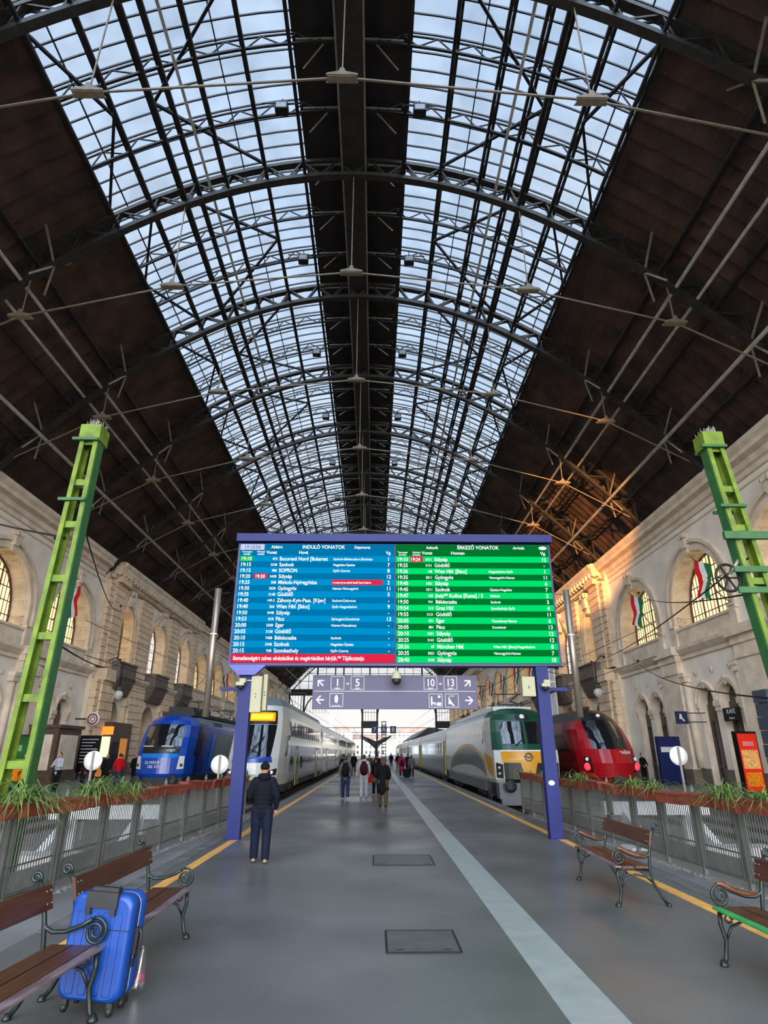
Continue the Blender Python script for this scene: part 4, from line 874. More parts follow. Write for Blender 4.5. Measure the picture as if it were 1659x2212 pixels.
# rubble along the feet of the railings (uncountable)
random.seed(12)
for ln, nm in ((FLN, 'left'), (FRN, 'right')):
    m = MB()
    for i in range(1100):
        y = random.uniform(6.5, 21); x = at_line(ln, y, 0)+(.16 if ln is FLN else -.16)+random.gauss(0, .05); r = random.uniform(.008, .03); 
        m.add([(x+r*random.uniform(.6, 1.2)*a, y+r*random.uniform(.6, 1.2)*b, c*r*random.uniform(.5, .9)) for a, b, c in ((1, 0, 0), (0, 1, 0), (-1, 0, 0), (0, -1, 0), (0, 0, 1))], [(0, 1, 4), (1, 2, 4), (2, 3, 4), (3, 0, 4)])
    o = m.build('gravel', mat('grey_rubble', (.16, .155, .145), .9, 0, .4, 9)); tag(o, 'loose pale rubble along the foot of the %s railing' % nm, 'gravel'); o['kind'] = 'stuff'
# ================================================================= TRAINS
def paint(name, rgb, rough=.22, var=.05): return mat(name, s2l(*rgb), rough, .0, var, 1.5)
P_wh = paint('train_white', (196, 195, 188)); P_sil = paint('train_silver', (112, 122, 138), .14); P_dk = paint('train_underframe', (26, 26, 27), .6, .2); P_gry = paint('train_grey', (78, 82, 88), .3)
P_roof = paint('train_roof', (100, 108, 112), .35); P_blk = mat('train_dark_glass', (.008, .009, .011), .06, 0, .1, 2, spec=.9); P_gask = paint('train_black', (12, 12, 13), .4)
class Body:
    """shell generated from a height profile: half width w(z), nose setback n(z) and nose plan curve"""
    def __init__(s, x, y, z, prof, length, bulge, p=2.2, nose=.9):
        s.x, s.y, s.z = x, y, z; s.prof = prof; s.L = length; s.b = bulge; s.p = p; s.nose = nose
    def wz(s, z): return float(np.interp(z, [q[0] for q in s.prof], [q[1] for q in s.prof]))
    def nz(s, z): return float(np.interp(z, [q[0] for q in s.prof], [q[2] for q in s.prof]))
    def front(s, u, z, off=0):
        w = s.wz(z); wn = w*s.nose
        return (s.x+u*(wn+off*abs(u)), s.y+s.nz(z)+s.b*abs(u)**s.p-off, s.z+z)
    def side(s, t, z, sd, off=0):
        w = s.wz(z); k = min(1, t/1.6); return (s.x+sd*(w*(s.nose+(1-s.nose)*math.sin(k*PI/2))+off), s.y+s.nz(z)+s.b+t, s.z+z)
    def shell(s, zs, colour, mats, name, parent):
        m = MB(); U = [i/8 for i in range(-8, 9)]; Tn = [.25, .6, 1.0, 1.6, 2.6, s.L*.3, s.L*.6, s.L]
        cols = [('s', t, -1) for t in Tn[::-1]]+[('f', u, 0) for u in U]+[('s', t, 1) for t in Tn]
        pt = lambda c, z: s.front(c[1], z) if c[0] == 'f' else s.side(c[1] if c[1] < s.L else s.L-s.nz(z), z, c[2])
        n = len(cols)
        for a, b in zip(zs[:-1], zs[1:]):
            for c, d in zip(cols[:-1], cols[1:]):
                kind = 'f' if c[0] == 'f' and d[0] == 'f' else 's'; v = (c[1]+d[1])/2 if kind == 'f' else max(c[1] if c[0] == 's' else 0, d[1] if d[0] == 's' else 0)
                m.cur = colour(kind, v, (a+b)/2); m.add([pt(c, a), pt(d, a), pt(d, b), pt(c, b)], [(0, 1, 2, 3)], True)
        m.cur = colour('r', 0, zs[-1]); m.add([pt(c, zs[-1]) for c in cols], [tuple(range(n))]); m.cur = 0
        m.add([pt(cols[0], z) for z in zs]+[pt(cols[-1], z) for z in zs[::-1]], [tuple(range(2*len(zs)))])
        return m.build(name, mats, parent, local=(s.x, s.y, 0))
    def fpatch(s, name, quad, m_, parent, off=.012, n=10, label=None):
        """quad = ((u,z) bl, br, tr, tl) on the front"""
        m = MB(); g = []
        for j in range(n+1):
            for i in range(n+1):
                a, b = i/n, j/n; u = (1-b)*((1-a)*quad[0][0]+a*quad[1][0])+b*((1-a)*quad[3][0]+a*quad[2][0]); z = (1-b)*((1-a)*quad[0][1]+a*quad[1][1])+b*((1-a)*quad[3][1]+a*quad[2][1]); g.append(s.front(u, z, off))
        m.add(g, [(j*(n+1)+i, j*(n+1)+i+1, (j+1)*(n+1)+i+1, (j+1)*(n+1)+i) for j in range(n) for i in range(n)], True)
        return m.build(name, m_, parent, local=(s.x, s.y, 0), label=label)
    def spatch(s, name, sd, poly, m_, parent, off=.012, label=None, n=8):
        """poly quad ((t,z) x4) on a side"""
        m = MB(); g = []
        for j in range(n+1):
            for i in range(n+1):
                a, b = i/n, j/n; t = (1-b)*((1-a)*poly[0][0]+a*poly[1][0])+b*((1-a)*poly[3][0]+a*poly[2][0]); z = (1-b)*((1-a)*poly[0][1]+a*poly[1][1])+b*((1-a)*poly[3][1]+a*poly[2][1]); g.append(s.side(t, z, sd, off))
        m.add(g, [(j*(n+1)+i, j*(n+1)+i+1, (j+1)*(n+1)+i+1, (j+1)*(n+1)+i) for j in range(n) for i in range(n)], True)
        return m.build(name, m_, parent, local=(s.x, s.y, 0), label=label)
def bogie(parent, x, y, z, lx, w=1.15, sd=1):
    m = MB(); L = (lx[0], lx[1], 0)
    m.box((x-w, y-1.6, z+.35), (x+w, y+1.6, z+.75))
    for s in (-1, 1): m.box((x+s*w-.08, y-1.7, z+.3), (x+s*w+.08, y+1.7, z+.62)); m.tube([(x+s*(w+.05), y-.3, z+.45), (x+s*(w+.05), y+.3, z+.45)], .14, 8)
    b = m.build('bogie', P_dk, parent, local=L)
    for dy in (-1.2, 1.2):
        m = MB()
        for s in (-1, 1): m.lathe((x+s*.78, y+dy, z+.46), [(0, -.07), (.46, -.07), (.46, .05), (.2, .07), (.2, .1), (0, .1)], 18, 'x')
        m.tube([(x-.78, y+dy, z+.46), (x+.78, y+dy, z+.46)], .08, 8); m.build('wheelset', P_dk, b, local=L)
def buffers(parent, bd, z, y, xs=(-.88, .88)):
    for s in xs: MB().lathe((bd.x+s, y, z), [(0, -.42), (.23, -.42), (.25, -.36), (.12, -.32), (.12, 0), (0, 0)], 16, 'y').build('buffer', P_dk, parent, local=(bd.x, bd.y, 0))
def panto(parent, x, y, z, L, h=1.4):
    m = MB(); 
    for s in (-.5, .5): m.bar((x+s, y, z), (x+s*.6, y+1.3, z+h*.5), .05); m.bar((x+s*.6, y+1.3, z+h*.5), (x+s, y+.2, z+h), .035)
    m.bar((x-.8, y+.2, z+h), (x+.8, y+.2, z+h), .06); m.bar((x-.6, y, z), (x+.6, y, z), .06)
    for k in (-.7, .7): m.lathe((x+k, y+.6, z-.1), [(0, 0), (.09, 0), (.05, .06), (.09, .12), (.05, .18), (.08, .24), (0, .26)], 8)
    m.build('pantograph', P_dk, parent, local=L)
# ---- A: white and blue double deck multiple unit, left of the platform
ZR = ZB+.14
xc, yf = -5.85, 31.0
prof = [(.35, 1.2, .55), (.7, 1.35, .15), (1.2, 1.40, 0.0), (1.9, 1.40, .12), (2.3, 1.40, .42), (3.0, 1.38, .85), (3.9, 1.32, 1.35), (4.4, 1.22, 1.65), (4.75, 1.0, 2.1), (4.9, .6, 2.5)]
T = thing('double_deck_train', 'white, silver and blue double deck train with orange destination display, left of the platform', 'train', (xc, yf, 0)); LT = (xc, yf, 0)
B = Body(xc, yf, ZR, prof, 24.0, .75, 2.6, .86)
P_kb = paint('train_blue_stripe', (28, 62, 150))
def colA(k, v, z):
    if z > 4.42: return 2
    if k == 'f': return 0 if z > .9 else 3
    if z < .75: return 3
    if v < 2.7: return 0
    return 1 if z < 4.0 else 0
B.shell([.35, .7, .95, 1.2, 1.55, 1.9, 2.3, 2.65, 3.0, 3.45, 3.9, 4.1, 4.4, 4.75, 4.9], colA, [P_wh, P_sil, P_roof, P_gry], 'body', T)
B.fpatch('windscreen', ((-.72, 1.95), (.72, 1.95), (.82, 3.45), (-.82, 3.45)), P_blk, T)
B.fpatch('display_surround', ((-.82, 3.47), (.82, 3.47), (.8, 4.15), (-.8, 4.15)), P_gask, T, .014)
E_or = mat('orange_display', (0, 0, 0), .5, 0, 0, 1, emit=1.15, ecol=(1.0, .30, .01), spec=0); E_ye = mat('yellow_display', (0, 0, 0), .5, 0, 0, 1, emit=1.3, ecol=(1.0, .62, .04), spec=0)
d = B.fpatch('destination_display', ((-.72, 3.62), (.72, 3.62), (.72, 4.05), (-.72, 4.05)), E_or, T, .035, label='lit orange destination display')
B.fpatch('display_lettering', ((-.62, 3.7), (-.44, 3.7), (-.44, 3.97), (-.62, 3.97)), E_ye, d, .05); B.fpatch('display_lettering', ((-.3, 3.7), (.62, 3.7), (.62, 3.97), (-.3, 3.97)), E_ye, d, .05)
B.fpatch('blue_band', ((-.8, 1.7), (.8, 1.7), (.76, 1.97), (-.76, 1.97)), P_kb, T, .014)
for s in (-1, 1):
    B.fpatch('headlight', ((s*.62, 1.12), (s*.95, 1.15), (s*.98, 1.45), (s*.66, 1.35)), P_gask, T, .012); h = MB().lathe(B.front(s*.8, 1.27, .02), [(0, -.03), (.085, -.03), (.085, .05), (0, .05)], 14, 'y').build('lamp', M_white, T, local=LT)
    B.spatch('cab_window', s, ((1.0, 2.0), (1.55, 2.0), (2.0, 3.0), (1.45, 3.0)), P_blk, T)
B.fpatch('apron', ((-.95, .4), (.95, .4), (1, .88), (-1, .88)), P_gry, T, .02)
MB().box((xc-.3, yf-.25, ZR+.55), (xc+.3, yf+.6, ZR+.95)).build('coupler', P_dk, T, local=LT)
m = MB(); m.bar((xc-.2, yf+.1, ZR+2.0), (xc+.5, yf+.72, ZR+2.9), .035); m.build('wiper', P_gask, T, local=LT)
y0 = yf+.75
P_door = paint('door_yellow_edge', (165, 150, 40), .4); P_sw = mat('side_glass', (.02, .024, .03), .05, 0, .1, 2, spec=.9)
def kcar(par, X, ys, L, side_x, first):
    sd = 1; xw = X+sd*1.402; LL = (xc, yf, 0); m = MB()
    m.box((xw-.01, ys+(3.2 if first else .6), 2.02+ZR), (xw+.012, ys+L-.6, 2.5+ZR)); m.build('blue_stripe', P_kb, par, local=LL)
    doors = [ys+5.4, ys+L-5.2]; k = 0
    for i in range(int((L-3)/1.55)):
        y = ys+(3.0 if first else 1.2)+i*1.55
        if y+1.2 > ys+L-.5: break
        m = MB(); m.box((xw-.02, y, ZR+2.95), (xw+.008, y+1.15, ZR+3.72)); m.build('upper_window', P_sw, par, local=LL)
        if all(abs(y+.6-d-.65) > 1.4 for d in doors): MB().box((xw-.02, y, ZR+1.25), (xw+.016, y+1.15, ZR+1.98)).build('lower_window', P_sw, par, local=LL)
    for d in doors:
        t = MB().box((xw-.02, d, ZR+.45), (xw+.02, d+1.3, ZR+2.5)).build('door', P_gry, par, local=LL)
        for q in (d-.05, d+1.3): MB().box((xw-.01, q, ZR+.45), (xw+.03, q+.06, ZR+2.5)).build('door_edge', P_door, t, local=LL)
        MB().box((xw, d+.2, ZR+1.3), (xw+.025, d+.55, ZR+2.3)).build('door_glass', P_sw, t, local=LL); MB().box((xw, d+.75, ZR+1.3), (xw+.025, d+1.1, ZR+2.3)).build('door_glass', P_sw, t, local=LL)
    bogie(par, X, ys+(3.9 if first else 2.6), ZR, LL, 1.2); bogie(par, X, ys+L-2.7, ZR, LL, 1.2)
def extrude_car(par, X, ys, L, sec, mats, colf, name='car_body', origin=None, z0=None):
    m = MB(); P = [(X-w, z) for z, w in sec]+[(X+w, z) for z, w in sec[::-1]]; n = len(P); z0 = ZR if z0 is None else z0
    for i in range(n):
        a, b = P[i], P[(i+1) % n]; m.cur = colf((a[1]+b[1])/2, i == n-1); m.add([(a[0], ys, z0+a[1]), (b[0], ys, z0+b[1]), (b[0], ys+L, z0+b[1]), (a[0], ys+L, z0+a[1])], [(0, 1, 2, 3)])
    m.cur = len(mats)-1; m.add([(a, ys, z0+z) for a, z in P], [tuple(range(n))]); m.add([(a, ys+L, z0+z) for a, z in P], [tuple(range(n))])
    return m.build(name, mats, par, local=origin)
kcar(T, xc, y0, 23.2, 1, True)
secA = [(.35, 1.3), (.5, 1.4), (2.0, 1.4), (3.6, 1.4), (4.0, 1.34), (4.35, 1.15), (4.6, .8), (4.7, .4)]
for i in range(4):
    ys = y0+24.0+i*25.2
    extrude_car(T, xc, ys, 24.6, secA, [P_sil, P_wh, P_roof, P_gry], lambda z, t: 2 if z > 4.2 else (1 if z > 3.9 else 0 if z > .6 else 3), origin=LT); kcar(T, xc, ys, 24.6, 1, False)
    m = MB(); m.box((xc-1.1, ys-.62, ZR+.5), (xc+1.1, ys+.02, ZR+4.2)); m.build('gangway', P_gask, T, local=LT)
panto(T, xc, y0+15, ZR+4.75, LT, 1.5)
# ---- B: green, white and yellow locomotive with coaches, right of the platform
xc, yf = 6.55, 27.6
P_arc = paint('loco_arc_grey', (92, 104, 98), .25); P_lr = paint('pale_roof', (172, 180, 182), .25); G = paint('loco_green', (18, 66, 46), .25); Yl = paint('loco_yellow', (200, 140, 10), .3); GL = paint('loco_dark_green', (10, 34, 18), .4); P_whs = paint('loco_white', (192, 192, 188), .2)  # roof colour paled to carry the sky's reflection on the train tops
prof = [(.95, 1.38, .15), (1.1, 1.46, .02), (1.9, 1.49, 0.0), (2.2, 1.49, .06), (2.45, 1.48, .15), (3.0, 1.46, .38), (3.5, 1.40, .62), (3.75, 1.28, .85), (3.95, 1.0, 1.3), (4.05, .7, 1.8)]
T = thing('green_locomotive', 'electric locomotive with green cab front, yellow nose band and white sides, right of the platform', 'locomotive', (xc, yf, 0)); LT = (xc, yf, 0)
B = Body(xc, yf, ZR, prof, 17.8, .42, 2.2, .93)
def colB(k, v, z):
    if k == 'r': return 3
    if k == 'f': return 0 if z > 2.25 else (1 if z > 1.75 and abs(v) < .8 else (2 if abs(v) < .75 else 4))
    if z > 3.6: return 3 if v > 1.7 else 0
    if v < .5 and z > 2.3: return 0
    return 4
B.shell([.95, 1.1, 1.5, 1.75, 1.95, 2.1, 2.25, 2.6, 3.0, 3.3, 3.5, 3.65, 3.75, 3.85, 3.95, 4.05], colB, [G, Yl, GL, P_lr, P_whs], 'body', T)
B.fpatch('white_line', ((-.8, 2.2), (.8, 2.2), (.8, 2.25), (-.8, 2.25)), M_white, T, .016)
B.fpatch('yellow_band', ((-.78, 1.78), (.78, 1.72), (.8, 2.18), (-.8, 2.18)), Yl, T, .014)
B.fpatch('yellow_tongue', ((-.14, 1.15), (.14, 1.15), (.27, 1.8), (-.27, 1.8)), Yl, T, .016)
for s in (-1, 1):
    w = B.fpatch('windscreen', tuple((s*a, z) for a, z in ((.05, 2.5), (.72, 2.5), (.76, 3.42), (.05, 3.42))), P_blk, T)
    for k in range(4): B.fpatch('grille_slat', tuple((s*a, z) for a, z in ((.3, 1.2+k*.13), (.72, 1.2+k*.13), (.72, 1.24+k*.13), (.3, 1.24+k*.13))), P_gask, T, .03)
    h = B.fpatch('headlight_surround', tuple((s*a, z) for a, z in ((.78, 1.12), (.97, 1.16), (.96, 1.75), (.76, 1.68))), P_gask, T, .014)
    for z in (1.32, 1.55): MB().lathe(B.front(s*.87, z, .03), [(0, -.01), (.05, -.01), (.06, .04), (0, .04)], 14, 'y').build('lamp', P_lr, h, local=LT)
    B.spatch('cab_door_window', s, ((1.9, 2.55), (2.25, 2.55), (2.25, 3.35), (1.9, 3.35)), P_blk, T)
    B.spatch('yellow_flash', s, ((.3, 1.15), (.9, 1.3), (1.9, 2.15), (.3, 1.95)), Yl, T, .013)
    B.spatch('side_lettering', s, ((1.35, 2.55), (1.5, 2.55), (1.5, 3.15), (1.35, 3.15)), paint('gold_letter', (150, 120, 40)), T, .013)
    for k in range(13):
        a0, a1 = k/13, (k+1)/13; f_ = lambda a: (1.35+14.5*a, .98+1.45*math.sin(PI*a**.8)**.6 if 0 < a < 1 else .98)
        (t0, z0_), (t1, z1_) = f_(a0), f_(a1); B.spatch('arc_panel', s, ((t0, .97), (t1, .97), (t1, z1_), (t0, z0_)), P_arc, T, .012, n=2); B.spatch('yellow_arc', s, ((t0, z0_), (t1, z1_), (t1, z1_+.16), (t0, z0_+.16)), Yl, T, .014, n=2)
# winged wheel emblem
c = B.front(0, 1.97, .03); m = MB(); m.tube([(c[0]+.15*math.cos(t*PI/10), c[1], c[2]+.15*math.sin(t*PI/10)) for t in range(21)], .022, 6, False)
m.prism([(-.25, .02), (-.1, -.01), (0, -.07), (.1, -.01), (.25, .02), (.1, .05), (0, 0), (-.1, .05)], lambda a, b, d: (c[0]+a, c[1]-d, c[2]+b), -.01, .02); m.build('winged_wheel_emblem', paint('emblem_navy', (20, 28, 70)), T, local=LT)
m = MB(); c = B.front(0, 3.62, .02); m.lathe(c, [(0, -.05), (.1, -.05), (.12, .08), (0, .08)], 16, 'y'); m.build('top_headlight', M_white, T, local=LT)
B.fpatch('headlight_panel', ((-.22, 3.48), (.22, 3.48), (.24, 3.72), (-.24, 3.72)), P_gask, T, .012)
for s in (-.35, .4): c = B.front(s, 2.42, .04); d = B.front(s+.3, 2.75, .05); MB().bar(c, d, .03).build('wiper', P_gask, T, local=LT)
MB().box((xc-1.3, yf+.12, ZR+.35), (xc+1.3, yf+.8, ZR+.96)).build('buffer_beam', P_gry, T, local=LT); buffers(T, B, ZR+.95-.1, yf+.15)
m = MB(); m.box((xc-1.25, yf-.05, ZR+.12), (xc+1.25, yf+.35, ZR+.36)); m.build('snow_plough', P_gry, T, local=LT)
m = MB(); m.box((xc-1.47, yf+2.6, ZR+.55), (xc+1.47, yf+17, ZR+.97)); m.build('skirt', P_gry, T, local=LT)
for s in (-1, 1):
    m = MB(); [m.bar((xc+s*1.5, yf+1.0+k*.3, ZR+.15), (xc+s*1.5, yf+1.0+k*.3, ZR+.9), .03) for k in (0, 2)]; [m.box((xc+s*1.42-.1, yf+1.0, ZR+z), (xc+s*1.42+.1, yf+1.6, ZR+z+.04)) for z in (.15, .45)]; m.build('step', P_dk, T, local=LT)
bogie(T, xc, yf+4, ZR, LT, 1.25); bogie(T, xc, yf+14, ZR, LT, 1.25)
m = MB(); m.box((xc-.9, yf+2.6, ZR+4.0), (xc+.9, yf+16.4, ZR+4.18)); m.box((xc-.6, yf+6, ZR+4.18), (xc+.6, yf+12, ZR+4.4)); m.build('roof_equipment', P_lr, T, local=LT); panto(T, xc, yf+13.5, ZR+4.3, LT, 1.9); panto(T, xc, yf+3, ZR+4.3, LT, .5)
P_cg = paint('coach_green', (70, 96, 92), .2); P_cs = paint('coach_silver', (170, 182, 182), .16)
secC = [(.5, 1.3), (.95, 1.42), (1.95, 1.42), (3.0, 1.42), (3.3, 1.36), (3.7, 1.1), (3.95, .6)]
co = None
for i in range(4):
    ys = yf+19.0+i*26.3
    if co is None:
        co = thing('passenger_coach', 'silver green coach with open yellow edged door directly behind the green locomotive', 'railway coach', (xc, ys, 0), group='coaches behind the green locomotive'); LC = (xc, ys, 0)
        extrude_car(co, xc, ys, 25.6, secC, [P_cg, P_cs, P_lr, P_gask], lambda z, t: 2 if z > 3.1 else (1 if z > 1.95 else 0), 'body', LC)
        for s in (-1, 1):
            for k in range(11): MB().box((xc+s*1.41, ys+2.6+k*1.9, ZR+2.0), (xc+s*1.428, ys+3.9+k*1.9, ZR+2.85)).build('window', P_sw, co, local=LC)
            for y in (ys+.5, ys+24.2):
                dr = MB().box((xc+s*1.4, y, ZR+.8), (xc+s*1.435, y+.9, ZR+2.95)).build('door', P_gask, co, local=LC)
                MB().box((xc+s*1.4, y-.35, ZR+.7), (xc+s*1.5, y-.28, ZR+2.9)).build('door_leaf', P_door, dr, local=LC); MB().box((xc+s*1.35, y, ZR+.3), (xc+s*1.6, y+.9, ZR+.36)).build('step', P_dk, dr, local=LC)
        bogie(co, xc, ys+3.2, ZR, LC, 1.2); bogie(co, xc, ys+22.4, ZR, LC, 1.2); MB().box((xc-1.35, ys+6, ZR+.35), (xc+1.35, ys+19, ZR+.55)).build('underfloor_box', P_dk, co, local=LC)
        MB().box((xc-.6, ys-.6, ZR+.9), (xc+.6, ys, ZR+3.0)).build('gangway', P_gask, co, local=LC)
    else: dup(co, (xc, ys, 0), label='silver green coach, %s behind the green locomotive' % ['second', 'third', 'fourth'][i-1])
# ---- C: blue electric locomotive on the far left track
xc, yf = -10.95, 33.3
Bl = paint('loco_blue', (18, 62, 150), .2); Bl2 = paint('loco_bright_blue', (10, 108, 190), .2); Bl3 = paint('loco_navy', (16, 32, 96), .25); Gr = paint('loco_grey_panel', (118, 124, 112), .35)
prof = [(.95, 1.35, .1), (1.15, 1.44, 0.0), (1.9, 1.46, .05), (2.3, 1.46, .14), (2.9, 1.43, .42), (3.5, 1.36, .80), (3.75, 1.22, 1.05), (3.98, .95, 1.5), (4.1, .6, 2.1)]
T = thing('blue_locomotive', 'rounded blue electric locomotive with grey side panel on the far left track', 'locomotive', (xc, yf, 0)); LT = (xc, yf, 0)
B = Body(xc, yf, ZR, prof, 18.2, .55, 2.0, .84)
def colC(k, v, z):
    if k == 'r': return 1
    if k == 'f': return 0
    if z > 3.6: return 1 if v > 1.2 else 0
    return 2 if v > 1.2 and v < 3 else 0
B.shell([.95, 1.15, 1.5, 1.9, 2.1, 2.3, 2.6, 2.9, 3.2, 3.5, 3.65, 3.75, 3.88, 3.98, 4.1], colC, [Bl, P_roof, Bl3], 'body', T)
B.fpatch('windscreen', ((-.78, 2.45), (.78, 2.45), (.82, 3.55), (-.82, 3.55)), P_blk, T)
B.fpatch('black_band', ((-.76, 2.12), (.76, 2.12), (.78, 2.43), (-.78, 2.43)), P_gask, T, .014)
B.fpatch('bright_band', ((-.72, 1.9), (.72, 1.9), (.76, 2.1), (-.76, 2.1)), Bl2, T, .014)
for s in (-1, 1):
    h = B.fpatch('headlight', tuple((s*a, z) for a, z in ((.74, 1.35), (.97, 1.38), (.96, 1.98), (.78, 1.98))), P_whs, T, .02); MB().lathe(B.front(s*.87, 1.55, .03), [(0, -.02), (.07, -.02), (.08, .03), (0, .03)], 12, 'y').build('lamp', P_gask, h, local=LT)
    B.spatch('cab_side_window', s, ((.75, 2.0), (1.9, 2.0), (2.1, 3.2), (1.2, 3.2)), P_blk, T); B.spatch('grey_panel', s, ((4.4, 1.0), (15, 1.0), (15, 3.1), (5.2, 3.1)), Gr, T, .013, n=4); B.spatch('blue_flash', s, ((3.6, 1.0), (4.35, 1.0), (5.1, 3.2), (4.0, 3.2)), Bl2, T, .013)
    for k in range(3): B.spatch('roof_grille', s, ((4.2+k*.8, 3.62), (4.8+k*.8, 3.62), (4.7+k*.8, 3.85), (4.1+k*.8, 3.85)), P_gask, T, .02)
for s in (-.3, .5): MB().bar(B.front(s, 2.45, .04), B.front(s-.45, 2.46, .05), .035).build('wiper', M_white, T, local=LT)
f_ = B.front(0, 1.5, .03); text([('D-MÁVRT', -.02, .06, .2, 'CENTER'), ('182 570', -.02, -.13, .2, 'CENTER')], 'front_number', .1, (f_[0]-xc-.15, f_[1]-yf-.01, f_[2]+.05), RT, M_offw, T); f_ = B.front(.45, 2.25, .05); text([('eidgm', 0, 0, .19, 'CENTER')], 'script_lettering', .1, (f_[0]-xc, f_[1]-yf-.04, f_[2]-.04), RT, M_offw, T)
MB().box((xc-1.3, yf+.1, ZR+.35), (xc+1.3, yf+.8, ZR+.96)).build('buffer_beam', P_dk, T, local=LT); buffers(T, B, ZR+.85, yf+.15); MB().box((xc-1.1, yf-.0, ZR+.12), (xc+1.1, yf+.3, ZR+.36)).build('snow_plough', P_dk, T, local=LT)
bogie(T, xc, yf+4, ZR, LT, 1.25); bogie(T, xc, yf+14, ZR, LT, 1.25); MB().box((xc-1.45, yf+1.2, ZR+.6), (xc+1.45, yf+17, ZR+.97)).build('skirt', P_dk, T, local=LT)
m = MB(); m.box((xc-.9, yf+2.6, ZR+4.05), (xc+.9, yf+16.4, ZR+4.25)); [m.box((xc-.7, yf+3+k*1.5, ZR+4.25), (xc+.7, yf+3.8+k*1.5, ZR+4.55)) for k in range(3)]; m.build('roof_equipment', P_dk, T, local=LT); panto(T, xc, yf+4.2, ZR+4.4, LT, .55); panto(T, xc, yf+13, ZR+4.4, LT, .55)
cb = thing('blue_coach', 'blue and white coach coupled behind the blue locomotive', 'railway coach', (xc, yf+19.2, 0)); LC = (xc, yf+19.2, 0)
extrude_car(cb, xc, yf+19.4, 25, secC, [P_kb, P_whs, P_roof, P_gask], lambda z, t: 2 if z > 3.1 else (1 if z > 1.95 else 0), 'body', LC)
for k in range(11): MB().box((xc+1.41, yf+22+k*1.9, ZR+2.0), (xc+1.43, yf+23.3+k*1.9, ZR+2.85)).build('window', P_sw, cb, local=LC)
bogie(cb, xc, yf+22.5, ZR, LC, 1.2); bogie(cb, xc, yf+41.5, ZR, LC, 1.2)
ZR += .1
# ---- D: dark red high speed train, far right track
xc, yf = 10.98, 29.5
Rd = paint('train_red', (150, 12, 22), .2); Rd2 = paint('train_dark_red', (92, 12, 16), .22); Rk = paint('train_roof_dark', (50, 48, 50), .3)
prof = [(.75, 1.2, .35), (1.0, 1.38, .05), (1.6, 1.45, .0), (2.2, 1.45, .25), (2.6, 1.42, .55), (3.1, 1.34, 1.0), (3.5, 1.18, 1.45), (3.85, .95, 2.0), (4.05, .6, 2.7)]
T = thing('red_train', 'dark red high speed train with black rounded windscreen and lit red tail lamps', 'train', (xc, yf, 0)); LT = (xc, yf, 0)
B = Body(xc, yf, ZR, prof, 24, .8, 2.1, .84)
def colD(k, v, z):
    if k == 'r' or z > 3.55: return 1
    if k == 'f': return 0
    return 0 if v < .7 else 2
B.shell([.75, 1.0, 1.3, 1.6, 1.9, 2.2, 2.4, 2.6, 2.85, 3.1, 3.3, 3.5, 3.7, 3.85, 4.05], colD, [Rd, Rk, Rd2], 'body', T)
B.fpatch('windscreen', ((-.66, 2.2), (.66, 2.2), (.78, 3.5), (-.78, 3.5)), P_blk, T)
B.fpatch('black_cap', ((-.78, 3.5), (.78, 3.5), (.7, 4.02), (-.7, 4.02)), P_gask, T, .014)
E_tail = mat('tail_lamp_glow', (.3, 0, 0), .3, 0, 0, 1, emit=1.6, ecol=(1, .03, .05))
for s in (-1, 1):
    B.fpatch('lamp_cluster', tuple((s*a, z) for a, z in ((.78, 1.2), (.99, 1.25), (.99, 1.9), (.8, 1.85))), P_gask, T, .014); MB().lathe(B.front(s*.9, 1.45, .05), [(0, -.05), (.13, -.03), (.17, .06), (0, .06)], 18, 'y').build('tail_lamp', E_tail, T, local=LT, label='lit red tail lamp')
    MB().lathe(B.front(s*.89, 1.76, .03), [(0, -.03), (.08, -.02), (.09, .04), (0, .04)], 12, 'y').build('head_lamp', M_white, T, local=LT)
    B.spatch('side_window_band', s, ((1.2, 2.1), (22, 2.1), (22, 2.95), (1.9, 2.95)), P_blk, T, .012, n=12)
f_ = B.front(.42, 2.05, .05); text([('railjet', 0, 0, .22, 'CENTER')], 'nose_lettering', .1, (f_[0]-xc, f_[1]-yf-.03, f_[2]-.05), RT, M_offw, T)
f_ = B.front(.02, 3.72, .03); MB().lathe(f_, [(0, -.05), (.09, -.05), (.1, .06), (0, .06)], 14, 'y').build('top_headlight', M_white, T, local=LT)
m = MB(); [m.lathe((xc+k*.14-.1, yf+3.3, ZR+4.05), [(0, 0), (.1, .02), (.12, .1), (.06, .2), (0, .22)], 8) for k in (-2, -1, 0, 1)]; m.build('roof_horns', P_gask, T, local=LT)
bogie(T, xc, yf+4.2, ZR, LT, 1.2); bogie(T, xc, yf+20, ZR, LT, 1.2); MB().box((xc-1.25, yf+.9, ZR+.3), (xc+1.25, yf+23, ZR+.76)).build('skirt', P_dk, T, local=LT); MB().box((xc-.25, yf-.1, ZR+.75), (xc+.25, yf+.6, ZR+1.05)).build('coupler', P_gask, T, local=LT)
for i in range(2):
    t = thing('red_coach', 'dark red coach, %s behind the red train head' % ('first' if i == 0 else 'second'), 'railway coach', (xc, yf+25.5+i*26.3, 0), group='coaches behind the red train head'); ys = yf+25.5+i*26.3; LC = (xc, ys, 0)
    extrude_car(t, xc, ys, 25.6, secC, [Rd2, Rd, Rk, P_gask], lambda z, u: 2 if z > 3.1 else (1 if z > 1.95 else 0), 'body', LC); MB().box((xc-1.43, ys+1, ZR+2.0), (xc-1.41, ys+24, ZR+2.85)).build('window_band', P_sw, t, local=LC)
    bogie(t, xc, ys+3.2, ZR, LC, 1.2); bogie(t, xc, ys+22.4, ZR, LC, 1.2)
